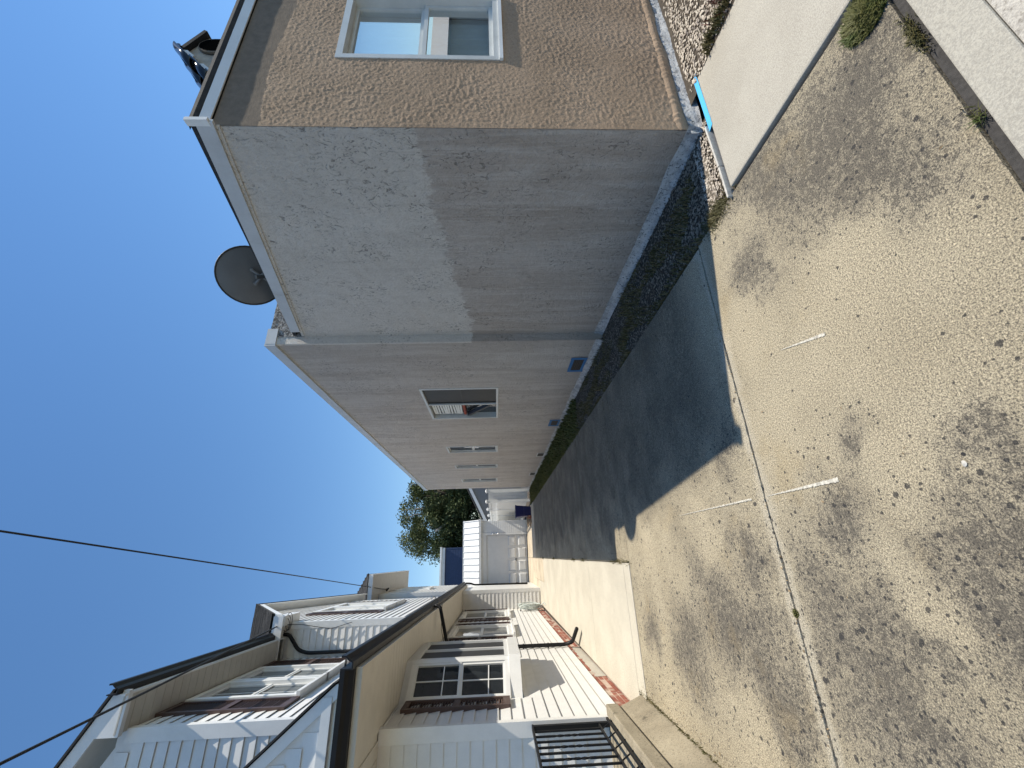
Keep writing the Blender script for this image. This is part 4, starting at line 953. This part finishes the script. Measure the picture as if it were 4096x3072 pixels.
# ---- overhead cables
def cable(name, pts, r, label, sag=.1, group='overhead cables'):
    q = MB(); out = []
    for i in range(len(pts)-1):
        a, b_ = Vector(pts[i]), Vector(pts[i+1])
        for k in range(24 if i < len(pts)-2 else 25): t = k/24; p = a.lerp(b_, t); p.z -= sag*4*t*(1-t); out.append(p)
    q.tube(out, r, 6); return tag(q.build(name, 'cable', smooth=True), label, 'cable', group)
C_ = Vector((0, 0, CAM_H)); d0 = Vector((.094, 1.105, 1.219)); e1 = Vector(rl(.79, 12.2, 5.92)); s1 = C_+d0*4.3
cable('overhead_cable', [tuple(s1+(s1-e1)*.9), tuple(e1)], .011, 'long black service cable crossing the sky to the rear eave', .12)
d1 = Vector((-.421, 1.323, 1.229)); e2 = Vector(rl(.62, 4.10, 6.0)); s2_ = C_+d1*2.95
cable('overhead_cable', [tuple(s2_+(s2_-e2)*1.2), tuple(e2)], .013, 'thick black cable running close along the upper gutter', .05)
q = MB()
for i in range(3):
    c = rl(.62+.03*i, 4.02, 5.90-.05*i); q.tube([(c[0]+.13*cos(a)*(1+.1*i), c[1]-.02*i+.05*sin(a), c[2]+.12*sin(a)*(1-.15*i)) for a in [2*pi*k/20+i for k in range(21)]], .006, 6, False)
q.tube([rl(.62, 4.02, 5.85), rl(.6, 4.12, 5.6), rl(.5, 4.13, 5.0), rl(.6, 4.14, 4.6)], .006, 6); tag(q.build('cable_loop', 'cable', smooth=True), 'loose loops of black cable at the corner of the upper gable', 'cable')
q = MB(); q.tube([rl(.85, 5.6, SOF+.3), rl(.93, 5.3, SOF+.2), rl(.80, 5.1, SOF-.02), rl(.3, 5.0, SOF-.03), rl(.05, 4.9, SOF-.1)], .006, 6); tag(q.build('thin_cable', 'cable', smooth=True), 'thin cable looping over the lower gutter and across the soffit', 'cable')
# ================================================================== GARAGE, FENCE, BACKGROUND
ga = thing('garage', (0.1, 22.9, 0), 'white garage with panelled door at the end of the drive', 'garage')
GY = 22.9; TG = lambda u, o, z: (u, GY-o, z)
gw = wall_cells(MB(TG), -2.6, 1.74, -.05, 2.50, [(-1.42, 1.02, -.06, 2.14)], .15).build('front_wall', 'garage_white', ga)
siding(gw, (0, GY), 0, 1.13, 1.735, .05, 2.42, .098, 'garage_white'); siding(gw, (0, GY), 0, -2.6, -1.5, .05, 2.42, .098, 'garage_white')
MB().box((1.60, GY+.15, -.05), (1.74, 28.5, 2.5)).build('side_wall', 'garage_white', ga)
q = MB(TG); q.box((1.02, -.1, 0), (1.125, .03, 2.21)); q.box((-1.5, -.1, 0), (-1.42, .03, 2.21)); q.box((-1.42, -.1, 2.14), (1.02, .028, 2.21)); q.box((-1.55, .0, 2.212), (1.15, .045, 2.40)); q.build('door_frame', 'garage_white', ga)
dr = MB(TG).box((-1.42, -.09, .015), (1.02, -.05, 2.14)).build('garage_door', 'door_grey', ga)
for r in range(4):
    z0 = .03+r*.528
    MB(TG).box((-1.41, -.05, z0), (1.01, -.038, z0+.515)).build('door_section', 'door_grey', dr)
    if r < 2:
        for c in range(4):
            u = -1.33+c*.60; a, b_ = u, u+.50; zz0, zz1 = z0+.06, z0+.455
            q = MB(TG); w = .05
            q.hexa([(a, -.038, zz0), (b_, -.038, zz0), (b_, -.038, zz1), (a, -.038, zz1), (a+w, -.006, zz0+w), (b_-w, -.006, zz0+w), (b_-w, -.006, zz1-w), (a+w, -.006, zz1-w)])
            q.build('door_panel', 'door_grey', dr)
q = MB(TG); q.tube([(-.2, -.02, .62), (-.2, .03, .62), (-.16, .03, .56)], .012, 6); q.box((-.27, -.04, .60), (-.13, -.028, .65)); q.build('door_handle', 'metal_dark', dr)
# lamp on the frame
q = MB(TG); q.box((1.05, .03, 1.55), (1.1, .07, 1.8)); q.tube([(1.075, .08, 1.56), (1.075, .13, 1.5)], .035, 8); q.tube([(1.075, .08, 1.79), (1.075, .13, 1.84)], .035, 8); q.build('flood_light', 'garage_white', ga)
# seamed white roof slope
ey, ez, ry, rz = GY-.18, 2.51, GY+.75, 3.37
q = MB(); q.hexa([(-2.7, ey, ez-.06), (1.80, ey, ez-.06), (1.80, ry, rz-.06), (-2.7, ry, rz-.06), (-2.7, ey, ez), (1.80, ey, ez), (1.80, ry, rz), (-2.7, ry, rz)]); gr = q.build('front_roof', 'garage_white', ga)
sv = Vector((0, ry-ey, rz-ez)); sl_ = sv.length; sn = Vector((0, -sv.z, sv.y)).normalized()
for i in range(15):
    x = 1.78-i*.305; q = MB(); p = Vector((x, ey-.005, ez)); q.hexa([tuple(p+Vector((d, 0, 0))+sv*t+sn*n_) for n_, in ((0,), (.045,)) for d, t in ((-.03, 0), (.0, 0), (.0, 1), (-.03, 1))]); q.build('roof_rib', 'garage_white', gr)
    if i < 14:
        q = MB(); m = 12
        for k in range(m+1):
            for j in range(5): t = k/m; u = x-.035-j*.0665; q.v.append(tuple(Vector((u, ey, ez))+sv*t+sn*(.006+.008*noise.noise((u*6, t*5, i)))))
        q.f = [(k*5+j, k*5+j+1, k*5+j+6, k*5+j+5) for k in range(m) for j in range(4)]; q.build('roof_panel', 'garage_white', gr, smooth=True)
MB().box((-2.7, ry-.02, rz-.03), (1.83, ry+.06, rz+.06)).build('ridge_cap', 'garage_white', ga); MB().box((-2.72, ey-.03, ez-.10), (1.83, ey, ez+.02)).build('eave_trim', 'garage_white', ga); MB().box((1.74, ey, ez-.3), (1.7999, GY+.1, ez-.061)).build('eave_end', 'garage_white', ga)
MB().box((-2.7, ry+.06, rz-.9), (1.75, 28.5, rz-.05)).build('rear_roof', 'garage_white', ga)
# bin behind the house corner
bn = thing('kettle_bin', (-1.33, 21.0, 0), 'grey bin with black domed lid half hidden by the house corner', 'bin')
MB().tube([(-1.36, 21, .0), (-1.36, 21, .05), (-1.36, 21, .52)], [.13, .15, .17], 16).build('body', 'bin_grey', bn, smooth=True); MB().tube([(-1.36, 21, .36), (-1.36, 21, .40)], .172, 16).build('band', 'rubber_lid', bn)
MB().tube([(-1.36, 21, .52), (-1.36, 21, .60), (-1.36, 21, .74), (-1.36, 21, .79)], [.175, .19, .21, .15], 16).build('lid', 'rubber_lid', bn, smooth=True)
# white vinyl fence: one bay across, then a run back towards the garage
fe = thing('white_fence', (2.4, 19.83, 0), 'white vinyl fence with posts between stucco house and garage', 'fence')
def fpost(x, y, h=2.08):
    q = MB(); q.box((x-.065, y-.065, -.05), (x+.065, y+.065, h-.06)); p = q.build('post', 'fence_white', fe)
    MB().box((x-.085, y-.085, h-.06), (x+.085, y+.085, h-.03)).hexa([(x-.085, y-.085, h-.02), (x+.085, y-.085, h-.02), (x+.085, y+.085, h-.02), (x-.085, y+.085, h-.02), (x-.02, y-.02, h+.02), (x+.02, y-.02, h+.02), (x+.02, y+.02, h+.02), (x-.02, y+.02, h+.02)]).build('post_cap', 'fence_white', p)
P1, P2, P3, P4, P5 = (2.84, 19.76), (2.37, 19.83), (2.25, 22.1), (2.15, 24.4), (2.04, 26.6)
for p in (P1, P2, P3, P4, P5): fpost(*p)
def fbay(a, b_, board, top):
    A, B = Vector((*a, 0)), Vector((*b_, 0)); d = (B-A).normalized(); L = (B-A).length; an = atan2(d.y, d.x); s = Vector((d.y, -d.x, 0)); T = lambda u, o, z: tuple(A+d*u+s*o+Vector((0, 0, z)))
    for z0, z1 in ((.12, .27), (top, top+.10), (1.86, 1.96)): MB(T).box((.066, -.025, z0), (L-.066, .025, z1)).build('rail', 'fence_white', fe)
    u = .07; n = max(1, round((L-.14)/board)); w = (L-.14)/n
    for i in range(n): MB(T).box((u+i*w+.003, -.012, .27), (u+(i+1)*w-.003, .012, top)).build('fence_board', 'fence_white', fe)
    m = max(1, int((L-.14)/.09))
    if L > 1:
        for i in range(m): MB(T).box((.07+i*.09+.02, -.010, top+.10), (.07+i*.09+.06, .010, 1.86)).build('slat', 'fence_white', fe)
    else: MB(T).box((.07, -.010, top+.10), (L-.07, .010, 1.86)).build('fence_board', 'fence_white', fe)
fbay(P1, P2, .165, 1.72); fbay(P2, P3, .15, 1.45); fbay(P3, P4, .15, 1.45); fbay(P4, P5, .15, 1.45)
rb = thing('recycling_bin', (1.86, 19.7, 0), 'dark blue square recycling bin in front of the white fence', 'bin')
q = MB(); q.hexa([(1.66, 19.5, 0), (2.06, 19.5, 0), (2.06, 19.9, 0), (1.66, 19.9, 0), (1.60, 19.44, .70), (2.12, 19.44, .70), (2.12, 19.96, .70), (1.60, 19.96, .70)]); q.build('body', 'blue_bin', rb, bevel=.03)
q = MB(); q.box((1.58, 19.42, .67), (2.14, 19.98, .72)); q.build('rim', 'blue_bin', rb, bevel=.012); MB().box((1.66, 19.43, .30), (2.06, 19.475, .33)).build('rib', 'blue_bin', rb); MB().box((1.62, 19.48, .70), (2.10, 19.94, .724)).build('lid', 'rubber_lid', rb)
for k, (x, y, z, a, l, lb) in enumerate(((1.55, 19.6, .03, .4, .5, 'flat wood scrap leaning by the blue bin'), (1.45, 20.3, .03, 1.0, .6, 'longest loose board on the ground beside the garage corner'), (1.62, 20.9, .03, .7, .45, 'short loose board nearest the garage wall'), (1.35, 19.9, .02, -.3, .3, 'small broken board in front of the pile'), (1.5, 20.6, .09, .2, .5, 'board lying across the top of the wood pile'))):
    q = MB(); d = Vector((cos(a), sin(a), 0)); s = Vector((-sin(a), cos(a), 0)); c = Vector((x, y, z)); q.hexa([tuple(c+d*i*l/2+s*j*.07+Vector((0, 0, m+.02*i))) for m in (-.02, .03) for i, j in ((-1, -1), (1, -1), (1, 1), (-1, 1))])
    tag(q.build('wood_scrap', 'wood_scrap'), lb, 'board', 'loose boards by the bin')
q = MB(); q.box((1.52, 19.42, 0), (1.66, 19.50, .16)); tag(q.build('clay_tile', 'brick'), 'reddish clay block leaning against the blue bin', 'block')
# grey gabled building behind the fence
gh = thing('grey_shed', (4.0, 27.5, 0), 'grey-sided building with sloping white rake behind the fence', 'building')
q = MB(); q.prism([(1.9, 27.5, -.1), (7.9, 27.5, -.1), (7.9, 27.5, 2.4), (5.6, 27.5, 3.98), (4.9, 27.5, 3.62), (2.0, 27.5, 2.2)], (0, 6, 0)); gwl = q.build('wall', 'grey_siding', gh)
siding(gwl, (0, 27.5), 0, 2.0, 7.9, .2, 3.9, .2, 'grey_siding', clip=lambda z: (2.0 if z < 2.2 else 2.0+(z-2.2)/.49, 7.9 if z < 2.4 else 7.9-(z-2.4)/.69))
for o_, t_, m_, nm in ((0, .20, 'trim_white', 'rake_board'), (.201, .10, 'roof_dark', 'roof_edge')):
    q = MB(); q.prism([(1.75, 27.3, 2.02+o_), (5.6, 27.3, 3.90+o_), (5.6, 27.3, 3.90+o_+t_), (1.75, 27.3, 2.02+o_+t_)], (0, 6.2, 0)); q.build(nm, m_ if m_ != 'trim_white' else 'fascia_grey', gh)
# navy building behind the garage
nb = thing('navy_building', (-1.0, 30, 0), 'dark navy building with pale roof edge behind the garage', 'building')
nwl = MB().box((-6, 30, -.1), (.55, 38, 5.1)).build('wall', 'navy', nb)
siding(nwl, (0, 30), 0, -6, .55, 2.9, 5.1, .17, 'navy')
MB().box((-6.1, 29.85, 5.1), (.62, 38, 5.32)).build('fascia', 'fascia_grey', nb); MB().box((-6.1, 29.75, 5.321), (.68, 38, 5.42)).build('roof', 'trim_white', nb); MB().box((.55, 29.97, 2.5), (.63, 30.1, 5.1)).build('corner_board', 'navy', nb)

# ------------------------------------------------------------------ tree behind the garage
tr = thing('tree', (4.2, 36, 0), 'large dense evergreen tree behind the garage and fence', 'tree')
tk = MB(); rnd = random.Random(5)
def limb(p, q, r0, r1, n=7, bend=.3):
    p, q = Vector(p), Vector(q); pts = []; rs = []
    for i in range(n):
        t = i/(n-1); c = p.lerp(q, t)+Vector((noise.noise((t*2.3, p.x, q.z)), noise.noise((t*2.1, p.z, q.x)), noise.noise((t*2.7, p.y, q.y))))*bend*sin(pi*t); pts.append(c); rs.append(r0+(r1-r0)*t)
    return pts, rs
def lmb(mb, *a, **k):
    p, r = limb(*a, **k); mb.tube(p, r, 8); return p
lmb(tk, (4.2, 36, -.1), (4.0, 35.7, 3.2), .42, .30); tk.build('trunk', 'bark', tr, smooth=True)
pale = MB(); lb = MB()
lmb(lb, (4.0, 35.7, 3.1), (5.2, 34.8, 6.8), .24, .10); lmb(lb, (5.2, 34.8, 6.7), (5.8, 34.6, 8.6), .10, .04); lmb(lb, (4.0, 35.7, 3.1), (3.3, 34.0, 4.4), .20, .13)
lmb(pale, (3.3, 33.9, 4.3), (1.9, 33.2, 6.3), .14, .07, bend=.15); lmb(lb, (4.4, 35.3, 5.0), (3.2, 33.5, 7.6), .10, .04); lmb(lb, (4.9, 35, 6), (4.2, 33.4, 8.3), .08, .03); lmb(pale, (3.6, 33.1, 7.3), (3.5, 32.8, 8.6), .05, .03); lmb(pale, (3.2, 33.0, 7.6), (2.9, 32.9, 8.7), .05, .02)
lmb(lb, (4.0, 35.5, 3.3), (6.2, 34.2, 5.0), .16, .06); lmb(lb, (3.7, 34.8, 3.9), (5.3, 33.6, 4.6), .10, .04)
lb.build('limb', 'bark', tr, smooth=True); pale.build('limb', 'bark_pale', tr, smooth=True)
cr = MB(); clumps = []
while len(clumps) < 1050:
    a = rnd.uniform(0, 2*pi); e = rnd.uniform(-.95, 1); r = rnd.random()**.42
    c = Vector((5.0+cos(a)*r*5.4*math.sqrt(max(0, 1-e*e*.45)), 35.9+sin(a)*r*3.2, 5.7+e*3.7*r))
    k = noise.noise((c.x*.5, c.y*.5, c.z*.5))
    if k < -.24 or c.z < 2.2: continue
    clumps.append((c, rnd.uniform(.35, .8)))
def leafclump(mb, c, s, n):
    for _ in range(n):
        d = Vector((rnd.gauss(0, 1), rnd.gauss(0, 1), rnd.gauss(0, 1))); d = d.normalized()*s*rnd.random()**.45
        p = c+Vector((d.x, d.y, d.z*.8-.15*s)); u = Vector((rnd.gauss(0, 1), rnd.gauss(0, 1), rnd.gauss(-.6, .8))).normalized(); w = u.orthogonal().normalized(); w.rotate(Matrix.Rotation(rnd.uniform(0, 6.28), 3, u))
        l, b_ = rnd.uniform(.12, .24), rnd.uniform(.03, .06)
        mb.add([tuple(p), tuple(p+u*l*.5+w*b_), tuple(p+u*l), tuple(p+u*l*.5-w*b_)], [(0, 1, 2, 3)])
for c, s in clumps: leafclump(cr, c, s, int(120*s/.6))
crn = cr.build('crown', 'foliage', tr); crn['kind'] = 'stuff'


# ------------------------------------------------------------------ unseen house, added to block the low sky from the front window's reflection
nh = thing('sky_blocker_house', (24, -9, 0), 'plain house added out of view to block low sky mirrored in the front window', 'house')
MB().box((16, -18, -.06), (34, -5, 3.0)).build('wall', 'grey_siding', nh)
q = MB(); q.prism([(15.4, -18.6, 3.0), (15.4, -4.4, 3.0), (15.4, -11.5, 5.2)], (19.2, 0, 0)); q.build('roof', 'grey_siding', nh)
